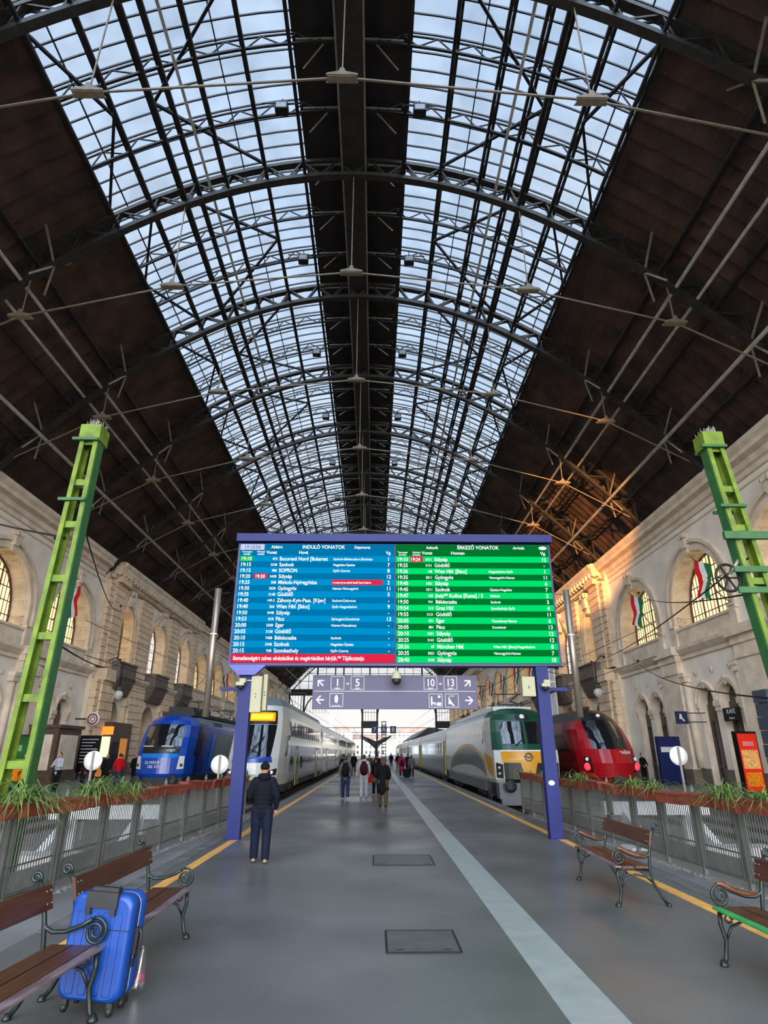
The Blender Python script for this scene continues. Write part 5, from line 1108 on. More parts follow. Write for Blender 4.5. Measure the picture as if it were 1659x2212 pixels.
# ================================================================= PEOPLE
M_skin = mat('skin', s2l(176, 122, 96), .6, 0, .06, 12)
def cloth(n, rgb, v=.12, r=.8, sc=9): return mat(n, s2l(*rgb), r, 0, v, sc, bump=.15, spec=.15)
def blob(name, chains, m, vox, parent, sm=2, label=None):
    """overlapping tapered tubes fused into ONE continuous surface"""
    b = MB()
    for ch in chains:
        pts, rad = ch[0], ch[1]; ell = ch[2] if len(ch) > 2 else 1.0; P = [Vector(p) for p in pts]
        d0 = (P[0]-P[1]).normalized(); d1 = (P[-1]-P[-2]).normalized()
        pts2 = [P[0]+d0*rad[0]*.8, P[0]+d0*rad[0]*.5]+P+[P[-1]+d1*rad[-1]*.5, P[-1]+d1*rad[-1]*.8]; r2 = [rad[0]*.35, rad[0]*.8]+list(rad)+[rad[-1]*.8, rad[-1]*.35]
        b.tube(pts2, r2, 12, True, ell)
    o = b.build(name, m); md = o.modifiers.new('r', 'REMESH'); md.mode = 'VOXEL'; md.voxel_size = vox; md.use_smooth_shade = True
    if sm: s_ = o.modifiers.new('s', 'SMOOTH'); s_.iterations = sm; s_.factor = .5
    bpy.context.view_layer.update(); me = bpy.data.meshes.new_from_object(o.evaluated_get(bpy.context.evaluated_depsgraph_get())); old = o.data; o.modifiers.clear(); o.data = me; me.name = name
    for p in me.polygons: p.use_smooth = True
    if not me.materials: me.materials.append(m)
    bpy.data.meshes.remove(old)
    if parent is not None: o.parent = parent
    if label: o['label'] = label
    return o
def hand_chains(w, d, s, side):
    """palm, four unequal curled fingers and a thumb; w wrist, d pointing direction, side = thumb direction"""
    w = Vector(w); d = Vector(d).normalized(); t = Vector(side).normalized(); n = d.cross(t).normalized(); out = [([w, w+d*.05*s, w+d*.095*s], [.024*s, .033*s, .034*s], .55)]
    for i, l in enumerate((.070, .078, .072, .056)):
        b = w+d*.09*s+t*(.027-.018*i)*s; k1 = b+d*l*.45*s-n*.008*s; k2 = b+d*l*.8*s-n*.026*s; out.append(([b-d*.02*s, b, k1, k2], [.0095*s, .0092*s, .0085*s, .0075*s]))
    b = w+d*.035*s+t*.03*s; out.append(([b, b+t*.022*s+d*.025*s-n*.006*s, b+t*.026*s+d*.055*s-n*.018*s], [.013*s, .0115*s, .009*s])); return out
def person(loc, rz, H, label, jacket, trousers, shoes, hair, step=.1, arms=((.1, 0), (.1, 0)), coat=None, hairlen=0, cap=None, hood=None, vox=.018, turn=0, bulk=1.0, group=None):
    """facing +y; arms = per side (elbow forward bend, hand forward)"""
    s = H/1.75; t = thing('person', label, 'person', loc, rz, group); L, Rr = -1, 1
    hip = .90*s; kn = .49*s; an = .085*s; sh = 1.42*s; hw = .095*s; sw = .185*s
    legs = {}
    for k, sg in ((L, 1), (Rr, -1)):
        dy = sg*step; legs[k] = [(k*hw, 0, hip), (k*(hw+.012), dy*.55+.02, kn), (k*(hw+.015), dy*1.15-(.03 if dy < 0 else 0), an+(.05 if dy < -.12 else 0))]
    arm = {}
    for k, (bend, fw) in ((L, arms[0]), (Rr, arms[1])):
        e = Vector((k*(sw+.075*s), .02-.05*s+bend*.15, 1.13*s)); w = Vector((k*(sw+.07*s-bend*.10), .02+bend*.28+fw, (.90+bend*.22)*s)); arm[k] = [Vector((k*sw, 0, sh-.01)), e, w]
    ch = [([(0, 0, hip-.02), (0, .01, 1.05*s), (0, 0, 1.22*s), (0, 0, 1.36*s), (0, 0, 1.43*s)], [.13*s, .125*s, .15*s, .16*s, .10*s], .68), ([(0, 0, 1.42*s), (0, .005, 1.52*s)], [.056*s, .052*s])]
    hc = Vector((0, .02*s, 1.63*s))
    ch += [([hc+Vector((0, 0, -.085))*s, hc+Vector((0, 0, -.03))*s, hc+Vector((0, -.008, .03))*s, hc+Vector((0, -.01, .075))*s], [.05*s, .074*s, .080*s, .055*s], 1.16), ([hc+Vector((0, .075, .01))*s, hc+Vector((0, .098, -.022))*s], [.012*s, .016*s]), ([hc+Vector((0, .06, -.075))*s, hc+Vector((0, .07, -.085))*s], [.024*s, .02*s])]
    for k in (L, Rr): ch.append(([hc+Vector((k*.078, -.005, .005))*s, hc+Vector((k*.086, -.008, -.02))*s], [.016*s, .012*s], 1.6))
    for k in (L, Rr):
        a = arm[k]; ch.append(([a[0], (a[0]+a[1])/2, a[1], (a[1]+a[2])/2, a[2]], [.052*s, .046*s, .038*s, .036*s, .026*s])); ch += hand_chains(a[2], (a[2]-a[1]), s, (0, 1, .1))
        l = [Vector(p) for p in legs[k]]; ch.append(([l[0], (l[0]+l[1])/2, l[1], l[1]*.6+l[2]*.4, l[2]], [.085*s, .072*s, .052*s, .054*s, .036*s])); ch.append(([l[2]+Vector((0, -.03, -.03)), l[2]+Vector((0, .12, -.05))*s], [.034*s, .03*s]))
    body = blob('body', ch, M_skin, vox*.8, t, 1)
    for k in (L, Rr):
        for nm, p, r, m_ in (('eye', Vector((k*.032, .082, .012)), .012, M_white),): MB().lathe(hc+(p+Vector((0, 0, 0)))*s, [(0, -r*s), (r*s, 0), (0, r*s)], 8).build(nm, M_offw, body)
    MB().bar(hc+Vector((-.022, .087, -.052))*s, hc+Vector((.022, .087, -.052))*s, .008).build('mouth', mat('lip', s2l(130, 70, 66), .6), body)
    b = bulk; jc = [([(0, 0, (.86 if coat is None else coat)*s), (0, 0, 1.0*s), (0, 0, 1.2*s), (0, -.005, 1.36*s), (0, 0, 1.455*s)], [(.175 if coat is None else .215)*s*b, .168*s*b, .178*s*b, .185*s*b, .095*s], .70)]
    for k in (L, Rr): a = arm[k]; jc.append(([a[0]-Vector((k*.03, 0, 0)), (a[0]+a[1])/2, a[1], (a[1]+a[2])/2, a[2]-(a[2]-a[1])*.06], [.078*s*b, .070*s*b, .06*s*b, .056*s*b, .043*s*b]))
    if hood: jc.append(([(-.075*s, -.05*s, 1.49*s), (0, -.095*s, 1.47*s), (.075*s, -.05*s, 1.49*s)], [.06*s, .082*s, .06*s]))
    blob('jacket' if coat is None else 'coat', jc, jacket, vox, t)
    tr = [([(-.05*s, 0, hip+.02), (.05*s, 0, hip+.02)], [.125*s, .125*s], .85)]
    for k in (L, Rr): l = [Vector(p) for p in legs[k]]; tr.append(([l[0], (l[0]+l[1])/2, l[1], l[1]*.5+l[2]*.5, l[2]+Vector((0, 0, .01))], [.112*s*b, .100*s*b, .082*s*b, .076*s*b, .070*s*b]))
    blob('trousers', tr, trousers, vox, t)
    for k in (L, Rr): l = Vector(legs[k][2]); z = l.z-an+.005; blob('shoe', [([(l.x, l.y-.06, z+.04), (l.x, l.y+.05, z+.045), (l.x+k*.01, l.y+.17*s, z+.032)], [.042*s, .045*s, .036*s], .85)], shoes, .012, t, 1)
    if cap: blob('beanie', [([hc+Vector((0, -.01, .03))*s, hc+Vector((0, -.015, .075))*s, hc+Vector((0, -.015, .105))*s], [.096*s, .084*s, .05*s], 1.12)], cap, .014, t)
    hcn = [([hc+Vector((0, -.02, .0))*s, hc+Vector((0, -.022, .05))*s, hc+Vector((0, -.02, .085))*s], [.086*s, .086*s, .055*s], 1.1)]
    if hairlen: hcn.append(([hc+Vector((0, -.05, .0))*s, hc+Vector((0, -.075, -.10))*s, hc+Vector((0, -.09, -.1-hairlen))*s], [.082*s, .085*s, .05*s], .7))
    if not cap or hairlen: blob('hair', hcn, hair, .014, t)
    return t, arm
def backpack(pt, loc, rz, H, m, label, w=.15, h=.26):
    s = H/1.75; t = thing('backpack', label, 'backpack', loc, rz)
    blob('bag', [([(0, -.205*s, 1.02*s), (0, -.235*s, 1.16*s), (0, -.225*s, 1.33*s), (0, -.19*s, 1.40*s)], [w*s, (w+.01)*s, w*.92*s, w*.6*s], .62)], m, .016, t); blob('front_pocket', [([(0, -.30*s, 1.03*s), (0, -.31*s, 1.13*s)], [.09*s, .09*s], .5)], m, .016, t)
    for k in (-1, 1): MB().tube([(k*.09*s, -.13*s, 1.42*s), (k*.10*s, 0, 1.475*s), (k*.115*s, .12*s, 1.38*s), (k*.14*s, .125*s, 1.2*s), (k*.16*s, -.02*s, 1.06*s), (k*.11*s, -.15*s, 1.03*s)], .02*s, 6).build('strap', m, t)
    return t
C_navy = cloth('navy_puffer', (11, 14, 24)); C_jean = cloth('dark_jeans', (14, 21, 38)); C_blackc = cloth('black_cloth', (14, 14, 16)); C_beige = cloth('tan_shoes', (130, 120, 95)); C_white = cloth('white_cloth', (165, 165, 172)); C_greyh = cloth('grey_brown_hoodie', (88, 82, 78)); C_jean2 = cloth('blue_jeans', (30, 46, 72)); C_brown = cloth('brown_cloth', (72, 58, 36)); C_pink = cloth('pink_coat', (150, 20, 62)); C_grey = cloth('grey_coat', (84, 80, 76)); C_red = cloth('red_cloth', (170, 14, 22)); C_yel = cloth('orange_raincoat', (190, 110, 20)); H_br = mat('brown_hair', s2l(70, 44, 28), .6, 0, .3, 30); H_dk = mat('dark_hair', s2l(24, 19, 17), .6, 0, .3, 30); H_red = mat('auburn_hair', s2l(92, 50, 30), .6, 0, .3, 30); C_mar = cloth('maroon_pack', (52, 14, 18))
# man under the board; puffer quilting as thin seams
mt, ar = person((-2.06, 12.5, 0), .12, 1.68, 'person in navy quilted jacket and black beanie standing with back turned below the board', C_navy, C_jean, C_beige, H_dk, step=.05, arms=((.55, .05), (.05, .03)), cap=C_blackc, hood=True, vox=.012, bulk=1.08)
m = MB()
for z in (.93, 1.01, 1.09, 1.17, 1.25, 1.33): m.tube([(.188*math.cos(k*PI/12), .132*math.sin(k*PI/12), z*.96) for k in range(25)], .005, 5, False)
m.build('quilt_seams', C_blackc, mt)
def wk(x, y, rz, H, lab, j, tr_, sh, hr, **k):
    return person((x, y, 0), rz, H, lab, j, tr_, sh, hr, **k)
wk(-1.2, 28.0, 0, 1.72, 'person in grey brown hoodie and blue jeans walking away with a black backpack', C_greyh, C_jean2, C_white, H_br, step=.13, hood=True, arms=((.2, -.05), (.2, .05))); backpack(None, (-1.2, 28.0, 0), 0, 1.72, C_blackc, 'black backpack on the person in the grey brown hoodie')
wk(-.45, 29.6, .02, 1.76, 'person in white hoodie and white trousers walking away with a large dark red backpack', C_white, C_white, C_white, H_br, step=-.12, hood=True, arms=((.15, 0), (.15, 0))); backpack(None, (-.45, 29.6, 0), .02, 1.76, C_mar, 'large maroon and black backpack on the person in white', .17)
wk(.33, 24.2, -.03, 1.68, 'person with auburn hair in knee length black coat and brown trousers walking away', C_blackc, C_brown, C_blackc, H_red, step=.10, coat=.62, hairlen=.06, arms=((.45, .02), (.3, 0)), bulk=1.08)
t = thing('shoulder_bag', 'brown shoulder bag hanging on the left of the person in the black coat', 'bag', (.04, 24.25, .92)); blob('bag', [([(-.02, -.06, -.02), (-.02, .10, -.02)], [.11, .11], .9)], C_brown, .016, t); MB().tube([(-.02, -.05, .06), (.02, -.02, .45), (.02, .04, .45), (-.02, .1, .06)], .012, 6).build('strap', C_brown, t)
wk(.1, 30.6, 0, 1.66, 'person in dark coat almost hidden behind the person in the black coat', C_blackc, C_jean, C_white, H_dk, step=.1, coat=.8)
t = thing('handbag', 'bright red bag carried between the people in white and in black', 'bag', (-.2, 30.4, .55)); MB().box((-.16, -.06, 0), (.16, .06, .34)).build('bag', C_red, t); MB().tube([(-.08, 0, .34), (-.07, 0, .5), (.07, 0, .5), (.08, 0, .34)], .012, 6).build('handle', C_red, t)
wk(2.25, 53.0, .02, 1.74, 'person in long pink coat with black backpack walking on the right', C_pink, C_blackc, C_white, H_red, step=.1, coat=.6, hairlen=.1, vox=.025); backpack(None, (2.25, 53.0, 0), .02, 1.6, C_blackc, 'black backpack on the person in the pink coat', .12)
wk(2.95, 51.5, 0, 1.68, 'person in grey coat with black leggings beside the pink coat', C_grey, C_blackc, C_white, H_br, step=-.1, coat=.75, vox=.025, hairlen=.05)
t = thing('suitcase', 'small black cabin suitcase pulled between the two coats on the right', 'suitcase', (2.58, 52.0, 0)); MB().box((-.2, -.12, .0), (.2, .12, .62)).build('shell', C_blackc, t); MB().tube([(-.12, -.1, .6), (-.12, -.1, 1.0), (.12, -.1, 1.0), (.12, -.1, .6)], .012, 6).build('handle', M_steel, t)
for x, y, H, j, tr_, lab in ((-1.9, 62, 1.78, C_blackc, C_blackc, 'person in black with bag far down the platform by the double deck train'), (-2.05, 44.2, 1.72, C_blackc, C_jean, 'person in black behind the grey brown hoodie'), (-.35, 50, 1.72, C_brown, C_blackc, 'person in brown jacket behind the person in white'), (.25, 46, 1.76, C_navy, C_jean, 'person in navy jacket behind the person in the black coat'), (2.5, 68, 1.75, C_blackc, C_grey, 'person in black jacket walking far behind the pink coat'), (3.0, 58, 1.76, C_blackc, C_blackc, 'person in black directly behind the pink coat'), (2.3, 88, 1.74, C_navy, C_jean, 'smallest person far down the platform right of the column')):
    wk(x, y, 0, H, lab, j, tr_, C_blackc, H_dk, step=.1, vox=.03)
# people on the outer platforms
def far(x, y, rz, H, lab, j, tr_, **k): return person((x, y, 0), rz, H, lab, j, tr_, C_blackc, k.pop('hair', H_dk), vox=.022, **k)
far(-16.0, 33.6, PI-.3, 1.86, 'person in white patterned top with folded arms left of the round disc sign', C_white, C_blackc, arms=((.9, 0), (.9, 0)), step=.02)
far(-14.25, 37.0, .4, 1.80, 'person in bright red jacket and jeans beside the blue locomotive', C_red, C_jean2, arms=((.3, 0), (.3, 0)), step=.08, bulk=1.1)
far(-15.2, 37.6, PI, 1.76, 'person in black jacket just right of the left disc sign', C_blackc, C_blackc, bulk=1.15, step=.03)
far(-14.6, 38.2, 2.2, 1.72, 'person in dark coat with light scarf next to the red jacket', C_blackc, C_grey, coat=.7, step=.03, hair=H_br)
far(-14.5, 40.2, PI, 1.80, 'person in black suit before the orange lit shop', C_blackc, C_jean, step=.03)
far(-15.9, 36.4, 2.6, 1.66, 'person in maroon top and navy trousers half hidden by the left disc sign', C_mar, C_jean, step=.03)
far(-17.2, 32.6, PI, 1.80, 'person in long orange raincoat before the green kiosk', C_yel, C_blackc, coat=.6, arms=((.8, 0), (.8, 0)), step=.03)
far(17.3, 42.0, PI+.5, 1.82, 'person in black suit standing by the right wall next to the red train', C_blackc, C_blackc, arms=((.7, 0), (.5, 0)), step=.03)
# ================================================================= SIGNS, FLAGS, SHOPS, WIRES, BACKGROUND
# platform column with 7 A 8
t = thing('platform_sign_post', 'dark perforated post with blue signs 7, A and 8 in the middle of the platform', 'sign post', (1.35, 90, 0)); YY = 90
m = MB(); 
for s in (-.28, .28): m.box((s-.05, -.05, 0), (s+.05, .05, 5.9))
for k in range(14): m.box((-.28, -.04, .3+k*.42), (.28, .04, .42+k*.42))
m.build('post', M_iron2, t)
M_sgb = mat('sign_blue', s2l(20, 28, 70), .5, 0, .03, 2)
MB().bar((-1.2, -.1, 4.45), (1.2, -.1, 4.45), .07).build('cross_arm', M_offw, t); MB().bar((-1.2, -.1, 5.15), (1.2, -.1, 5.15), .07).build('cross_arm', M_offw, t)
for x, c, w in ((-1.3, '7', .42), (0, 'A', .4), (1.3, '8', .42)):
    p = MB().box((x-w, -.16, 4.3), (x+w, -.1, 5.25)).build('number_panel', M_sgb, t); text([(c, x, 4.5, .85, 'CENTER')], 'panel_lettering', .1, (0, -.18, 0), RT, M_offw, p)
# second platform canopies beyond the gable
def canopy(cx, y, L, w, z, label):
    t = thing('platform_canopy', label, 'canopy', (cx, y, 0)); m = MB(); m.prism([(-w, z+1.5), (0, z), (w, z+1.5), (w, z+1.3), (0, z-.5), (-w, z+1.3)], lambda a, b, d: (a, d, b), 0, L); m.build('butterfly_roof', M_gab, t)
    for k in range(int(L/9)): m = MB(); m.bar((0, 2+k*9, 0), (0, 2+k*9, z), .4); [m.bar((0, 2+k*9, z-1.6), (s*w*.55, 2+k*9, z+.4), .2) for s in (-1, 1)]; m.build('column', M_gab, t)
canopy(.55, 172, 90, 4.2, 4.6, 'dark butterfly canopy over the middle platform beyond the hall')
t = thing('platform_canopy', 'dark pitched canopy beyond the hall on the right', 'canopy', (16, 130, 0)); m = MB(); m.prism([(-5.0, 5.6), (-1.5, 8.0), (3, 7.4), (3, 6.6), (-1, 6.4), (-4.8, 5.4)], lambda a, b, d: (a, d, b), 40, 120); m.build('roof', M_gab, t)
for k in range(6): MB().bar((0, 44+k*14, 0), (0, 44+k*14, 6.6), .4).build('column', M_gab, t)
M_fb = mat('far_facade', (.62, .50, .36), .9, 0, .25, .15, col2=(.75, .66, .5)); M_fb2 = mat('far_facade_grey', (.42, .45, .48), .9, 0, .2, .2)
for x, y, w, h, mm_, l in ((-28, 380, 30, 13, M_fb2, 'pale block far beyond the tracks on the left'), (-4, 400, 26, 9, M_fb, 'sunlit yellow building at the end of the platform'), (24, 390, 21, 13, M_fb, 'sunlit cream apartment house far beyond the platform'), (56, 360, 30, 12, M_fb2, 'grey building far beyond the right tracks')):
    t = thing('building', l, 'building', (x, y, 0)); MB().box((-w/2, 0, 0), (w/2, 12, h)).build('walls', mm_, t); MB().prism([(-w/2-.5, h), (w/2+.5, h), (w/2-3, h+3), (-w/2+3, h+3)], lambda a, b, d: (a, d, b), 0, 12).build('roof', mat('far_roof', (.25, .16, .12), .9, 0, .2, .3), t)
    for r in range(int(h/3.2)): 
        for c in range(int((w-2)/2.6)): MB().box((-w/2+1.2+c*2.6, -.1, 1+r*3.1), (-w/2+2.4+c*2.6, 0, 2.7+r*3.1)).build('window', P_sw, t)
t = thing('water_tower', 'slim pale chimney tower far left of the platform end', 'tower', (-22, 330, 0)); MB().lathe((0, 0, 0), [(1.6, 0), (1.3, 17), (1.6, 17.2), (1.6, 20), (0, 20.4)], 14).build('shaft', M_fb2, t)
# catenary portals beyond the hall and contact wires over the tracks
for i in range(4):
    y = 185+i*45; t = thing('catenary_mast', 'thin catenary portal over the tracks beyond the hall', 'mast', (0, y, 0), group='catenary portals beyond the hall')
    for x in (-15, 24): MB().bar((x, 0, 0), (x, 0, 9), .3).build('post', M_gab, t)
    MB().bar((-15, 0, 8.4), (24, 0, 8.4), .18).build('cross_wire', M_gab, t)
    m = MB(); [(m.bar((x, 0, 8.4), (x+.8, 0, 6.6), .08), m.bar((x, 0, 6.5), (x+1.6, 0, 6.7), .06)) for x in TRK.values()]; m.build('hangers', M_gab, t)
for k, x in TRK.items():
    t = thing('contact_wire', 'overhead contact wire above the %s track' % k.replace('_', ' '), 'wire', (x, 0, 0)); MB().tube([(0, 24, 5.35), (0, 380, 5.35)], .014, 5).build('contact', M_iron, t)
    pts = []; 
    for i in range(3, len(YT)-1): pts += [(0, YT[i]+10, 6.6)]
    MB().tube(pts, .012, 5).build('messenger', M_iron, t)
# cross-span wires with insulators to the walls
def span(p, q, sag, label, ins=True):
    t = thing('span_wire', label, 'wire', (0, 0, 0)); p, q = Vector(p), Vector(q); P = [p+(q-p)*i/12-Vector((0, 0, sag*4*(i/12)*(1-i/12))) for i in range(13)]; MB().tube(P, .018, 5).build('wire', M_iron, t)
    if ins:
        for f_ in (.12,): c = p+(q-p)*f_; d = (q-p).normalized(); m = MB(); m.tube([c-d*.35, c-d*.3, c-d*.2, c-d*.1, c, c+d*.1, c+d*.2, c+d*.3, c+d*.35], [.03, .07, .05, .09, .05, .09, .05, .07, .03], 8); m.build('insulator', M_iron2, t)
span((-21.2, 50.6, 13.0), (-5.1, 9.7, 5.8), .8, 'sagging wire from the left corner pier to the left green mast'); span((-21.1, 52, 9.0), (-5.1, 9.7, 3.5), .5, 'lower wire from the left pavilion to the left green mast')
span((18.6, 50.8, 9.0), (6.3, 9.7, 4.9), .3, 'wire from the right corner pier to the right green mast'); span((19.4, 44, 12.9), (6.3, 9.7, 4.3), .4, 'upper wire from the right wall to the pulley mast'); span((19.4, 46, 8.3), (6.4, 9.7, 2.6), .5, 'lowest wire crossing the right wall windows'); span((-16.9, 20, 10.6), (-5.2, 9.7, 5.2), .2, 'short wire from the left mast up to the left', True)
span((19.2, 53.5, 9.2), (8, 30, 5.6), .6, 'slack wire above the red train')
# flags in the hall windows
M_fr, M_fw, M_fg = cloth('flag_red', (190, 28, 30), .05), cloth('flag_white', (200, 200, 198), .05), cloth('flag_green', (30, 100, 60), .05)
def flag(x, y, z, s, label):
    t = thing('flag', label, 'flag', (x, y, z)); MB().tube([(s*.55, 0, -1.5), (0, 0, -1.0), (s*-1.1, 0, 1.1)], .03, 6).build('pole', M_wood, t); g = MB()
    for j in range(3):
        g.cur = j; vs = []
        for i in range(9):
            for e in (0, 1): k = (j+e)/3; vs.append((s*(-.95+.5*k*math.cos(i*.1)-.02*i)+.03*math.sin(i*1.3+j), .18*math.sin(i*.9+k*3)-k*.5, .95-i*.26-k*.4))
        g.add(vs, [(2*i, 2*i+1, 2*i+3, 2*i+2) for i in range(8)], True)
    g.build('cloth', [M_fr, M_fw, M_fg], t)
flag(18.9, 41.4, 11.2, 1, 'red white green flag hanging in the smaller lit arch on the right wall'); flag(18.9, 32.4, 11.0, 1, 'red white green flag half hidden by the pulley mast'); flag(-21.7, 41.9, 11.8, -1, 'red white green flag hanging behind the left green mast')
for i, y in enumerate((62.5, 71.4, 80.3, 89.2, 98.1, 107)): flag(18.7 if i > 1 else 18.5, y-1.5, 11.2, 1, 'red white green flag on the right wall, %s beyond the corner pier' % ['first', 'second', 'third', 'fourth', 'fifth', 'sixth'][i]); 
for i, y in enumerate((80.3, 89.2, 98.1)): flag(-21.5, y-1.5, 11.2, -1, 'red white green flag on the far left wall, %s one' % ['nearest', 'middle', 'farthest'][i])
# hanging lanterns
for x, y, z, l in ((-20.4, 50.6, 6.1, 'white globe lantern hanging before the left pavilion'), (18.0, 50.4, 6.3, 'white globe lantern hanging before the right pavilion')):
    t = thing('hanging_lantern', l, 'lamp', (x, y, z)); MB().lathe((0, 0, 0), [(0, -.38), (.22, -.3), (.36, 0), (.3, .22), (.12, .36), (0, .38)], 16).build('globe', mat('milk_glass', (.6, .6, .55), .3), t); MB().lathe((0, 0, .34), [(.14, 0), (.3, .05), (.06, .3), (0, .32)], 12).build('cap', mat('verdigris', s2l(60, 90, 70), .6), t)
    MB().tube([(0, 0, .6), (0, 0, 2.4), (.6 if x > 0 else -.6, 0, 2.9), (1.3 if x > 0 else -1.2, 0, 2.7)], .04, 6).build('bracket', M_iron, t)
# right wall signs and posters
t = thing('wall_sign', 'small dark blue square sign with white seat symbol on the right wall', 'sign', (18.1, 37.4, 3.75)); MB().box((-.35, -.05, -.35), (.35, .05, .35)).build('panel', M_sgb, t); m = MB(); m.prism([(-.12, .2), (-.02, .2), (.02, 0), (.15, -.18), (.08, -.22), (-.03, -.08), (-.16, -.08)], lambda a, b, d: (a, -.05-d, b), 0, .01); m.build('symbol', M_offw, t)
for z in (-.25, .25): MB().bar((.35, 0, z), (1.45, 0, z), .05).build('bracket_arm', M_iron, t)
def totem(x, y, w, h, rz, label, back, front, parts):
    t = thing('advertising_totem', label, 'poster stand', (x, y, 0), rz); MB().box((-w/2, -.12, .05), (w/2, .12, h)).build('case', back, t)
    f_ = MB().box((-w/2+.06, -.135, .2), (w/2-.06, -.12, h-.1)).build('poster', front, t)
    for nm, x0, x1, z0, z1, m_ in parts: MB().box((x0, -.145, z0), (x1, -.135, z1)).build(nm, m_, f_)
    return t
M_pr = mat('poster_red', s2l(190, 30, 14), .4, 0, .06, 3, emit=.25, ecol=s2l(230, 50, 20)); M_pc = mat('poster_cream', s2l(205, 150, 90), .4, 0, .35, 9, emit=.2, ecol=s2l(220, 160, 90)); M_py = mat('poster_food', s2l(190, 110, 20), .4, 0, .5, 8, emit=.2, ecol=s2l(220, 130, 20)); M_pk = mat('poster_pink', s2l(220, 130, 130), .4)
t = totem(17.2, 29.8, 1.15, 2.75, .25, 'red and orange food poster totem at the right photo edge', M_gask if False else P_gask, M_pr, [('picture', -.45, .45, 1.15, 1.95, M_pc), ('burger_picture', -.42, .42, .42, 1.0, M_py), ('title_block', -.3, .3, 2.12, 2.32, M_pk)])
t = totem(17.9, 39.3, 1.5, 2.75, .15, 'dark blue information totem behind the round disc on the right', M_sgb, mat('totem_blue', s2l(22, 34, 84), .4, 0, .05, 2), [('white_panel', -.6, .6, 1.85, 2.15, M_offw)])
text([('KAFE', 0, .05, .34, 'CENTER'), ('bistro', 0, -.24, .2, 'CENTER')], 'shop_lettering', .1, (0, -.06, 0), RT, M_offw, (lambda q: (MB().box((-.75, -.05, -.32), (.75, .02, .36)).build('board', P_gask, q), q)[1])(thing('shop_sign', 'black cafe sign with pale lettering over the right wall door', 'sign', (19.35, 34.2, 3.75), -PI/2+.05)))
# dark block stack column beside the right mast
t = thing('stacked_block_column', 'grey stone block column at the right photo edge', 'column', (13.05, 20.6, 0)); M_gb = mat('slate_blocks', s2l(58, 64, 78), .7, 0, .2, 4, bump=.3)
for k in range(9): MB().box((-.38+.02*(k % 2), -.38, k*.42), (.38+.02*(k % 2), .38, k*.42+.40)).build('block', M_gb, t)
# left shops
t = thing('shop_kiosk', 'brown timber shop kiosk with orange lit sign and pale glowing panel by the left pavilion', 'shop', (-20.9, 53.6, 0)); MB().box((-1.2, -2.2, 0), (.1, 2.0, 4.1)).build('booth', M_wood, t)
E_o = mat('shop_orange', (.2, .05, 0), .5, 0, 0, 1, emit=1.3, ecol=(1, .22, .02)); E_c = mat('shop_panel', (.3, .35, .2), .5, 0, 0, 1, emit=.9, ecol=(.75, .85, .5)); E_o2 = mat('shop_interior', (.2, .08, .02), .5, 0, .3, 3, emit=.3, ecol=(1, .35, .06))
MB().box((-.95, -2.35, 3.15), (.25, -2.2, 3.75)).build('lit_sign', E_o, t); MB().box((-.9, -2.32, 1.5), (.1, -2.2, 3.0)).build('glowing_panel', E_c, t); MB().box((-1.1, -2.3, .1), (-.2, -2.2, 1.3)).build('lit_counter', E_o2, t); MB().box((.1, -1.8, 1.0), (.16, -.4, 2.6)).build('shop_window', M_dglass, t); MB().box((.1, -.2, .2), (.16, 1.2, 2.9)).build('shop_door', E_o2, t)
t = thing('menu_board', 'dark menu board on a stand left of the glowing shop', 'board', (-20.8, 47.9, 0)); MB().box((-.75, -.06, .5), (.75, .06, 3.0)).build('panel', P_gask, t); m = MB(); [m.box((-.6, -.075, 2.7-k*.22), (.6-.2*(k % 3), -.06, 2.76-k*.22)) for k in range(8)]; m.build('menu_lines', M_offw, t); [MB().box((s-.04, -.04, 0), (s+.04, .04, .5)).build('leg', P_gask, t) for s in (-.6, .6)]
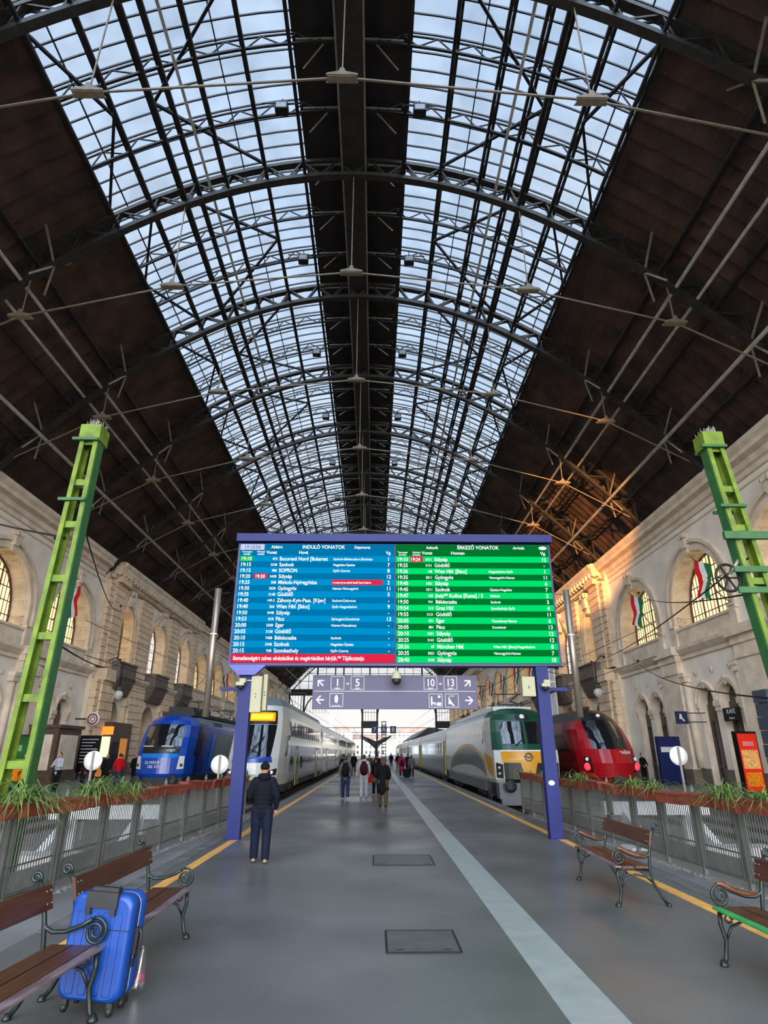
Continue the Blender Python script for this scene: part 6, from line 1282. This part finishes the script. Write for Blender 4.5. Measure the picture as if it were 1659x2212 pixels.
t = thing('barber_sign', 'round white sign with red rings sticking out from the left pier', 'sign', (-20.9, 47.9, 4.15)); MB().lathe((0, 0, 0), [(0, -.08), (.48, -.08), (.48, .08), (0, .08)], 24, 'y').build('disc', M_white, t)
for r0 in (.34, .16): MB().tube([(r0*math.cos(k*PI/12), -.09, r0*math.sin(k*PI/12)) for k in range(25)], .05 if r0 > .2 else .03, 6, False).build('red_ring', mat('ring_red', s2l(140, 34, 30), .5), t)
MB().bar((-.48, 0, 0), (-1.3, 0, 0), .1).build('arm', M_iron, t)
t = totem(-18.3, 33.9, 1.5, 2.7, -.35, 'green advertising kiosk behind the person in the orange raincoat', mat('kiosk_navy', s2l(20, 36, 58), .5), mat('kiosk_green', s2l(34, 96, 40), .5, 0, .2, 3), [('yellow_picture', -.5, .5, .5, 1.4, M_py), ('pale_title', -.45, .3, 1.9, 2.2, mat('pale_green', s2l(120, 170, 110), .5))])
t = thing('timber_kiosk', 'brown panelled wooden kiosk against the left wall', 'kiosk', (-20.3, 43.0, 0)); MB().box((-1.7, -1.6, 0), (.2, 1.6, 3.3)).build('walls', M_wood, t); MB().box((-1.8, -1.75, 3.3), (.35, 1.75, 3.5)).build('cornice', M_wood, t); MB().box((-1.4, -1.64, .8), (-.1, -1.6, 2.9)).build('front_panel', M_stone, t); MB().box((.2, -1.2, .8), (.24, 1.2, 2.9)).build('side_panel', M_stone, t)
t = totem(-15.9, 26.6, .5, 3.4, 0, 'slim yellow advertising pillar behind the left green mast', M_pipe, mat('pillar_yellow', s2l(190, 160, 30), .5, 0, .1, 3), [])

for i, (y, l) in enumerate(((66.5, 'tall white vertical panel on the right pavilion, nearest the blue post'), (64.6, 'tall white vertical panel on the right pavilion, middle of three'), (62.8, 'tall white vertical panel on the right pavilion, nearest the red train'))):
    t = thing('white_banner', l, 'banner', (18.0, y, 5.3), group='tall white panels on the right pavilion'); MB().box((-.08, -.62, 0), (.08, .62, 5.0)).build('panel', M_white, t); MB().box((-.12, -.66, 2.1), (.12, .66, 2.3)).build('clamp', M_iron2, t); MB().box((.08, -.1, 4.6), (1.2, .1, 4.7)).build('bracket', M_iron2, t)
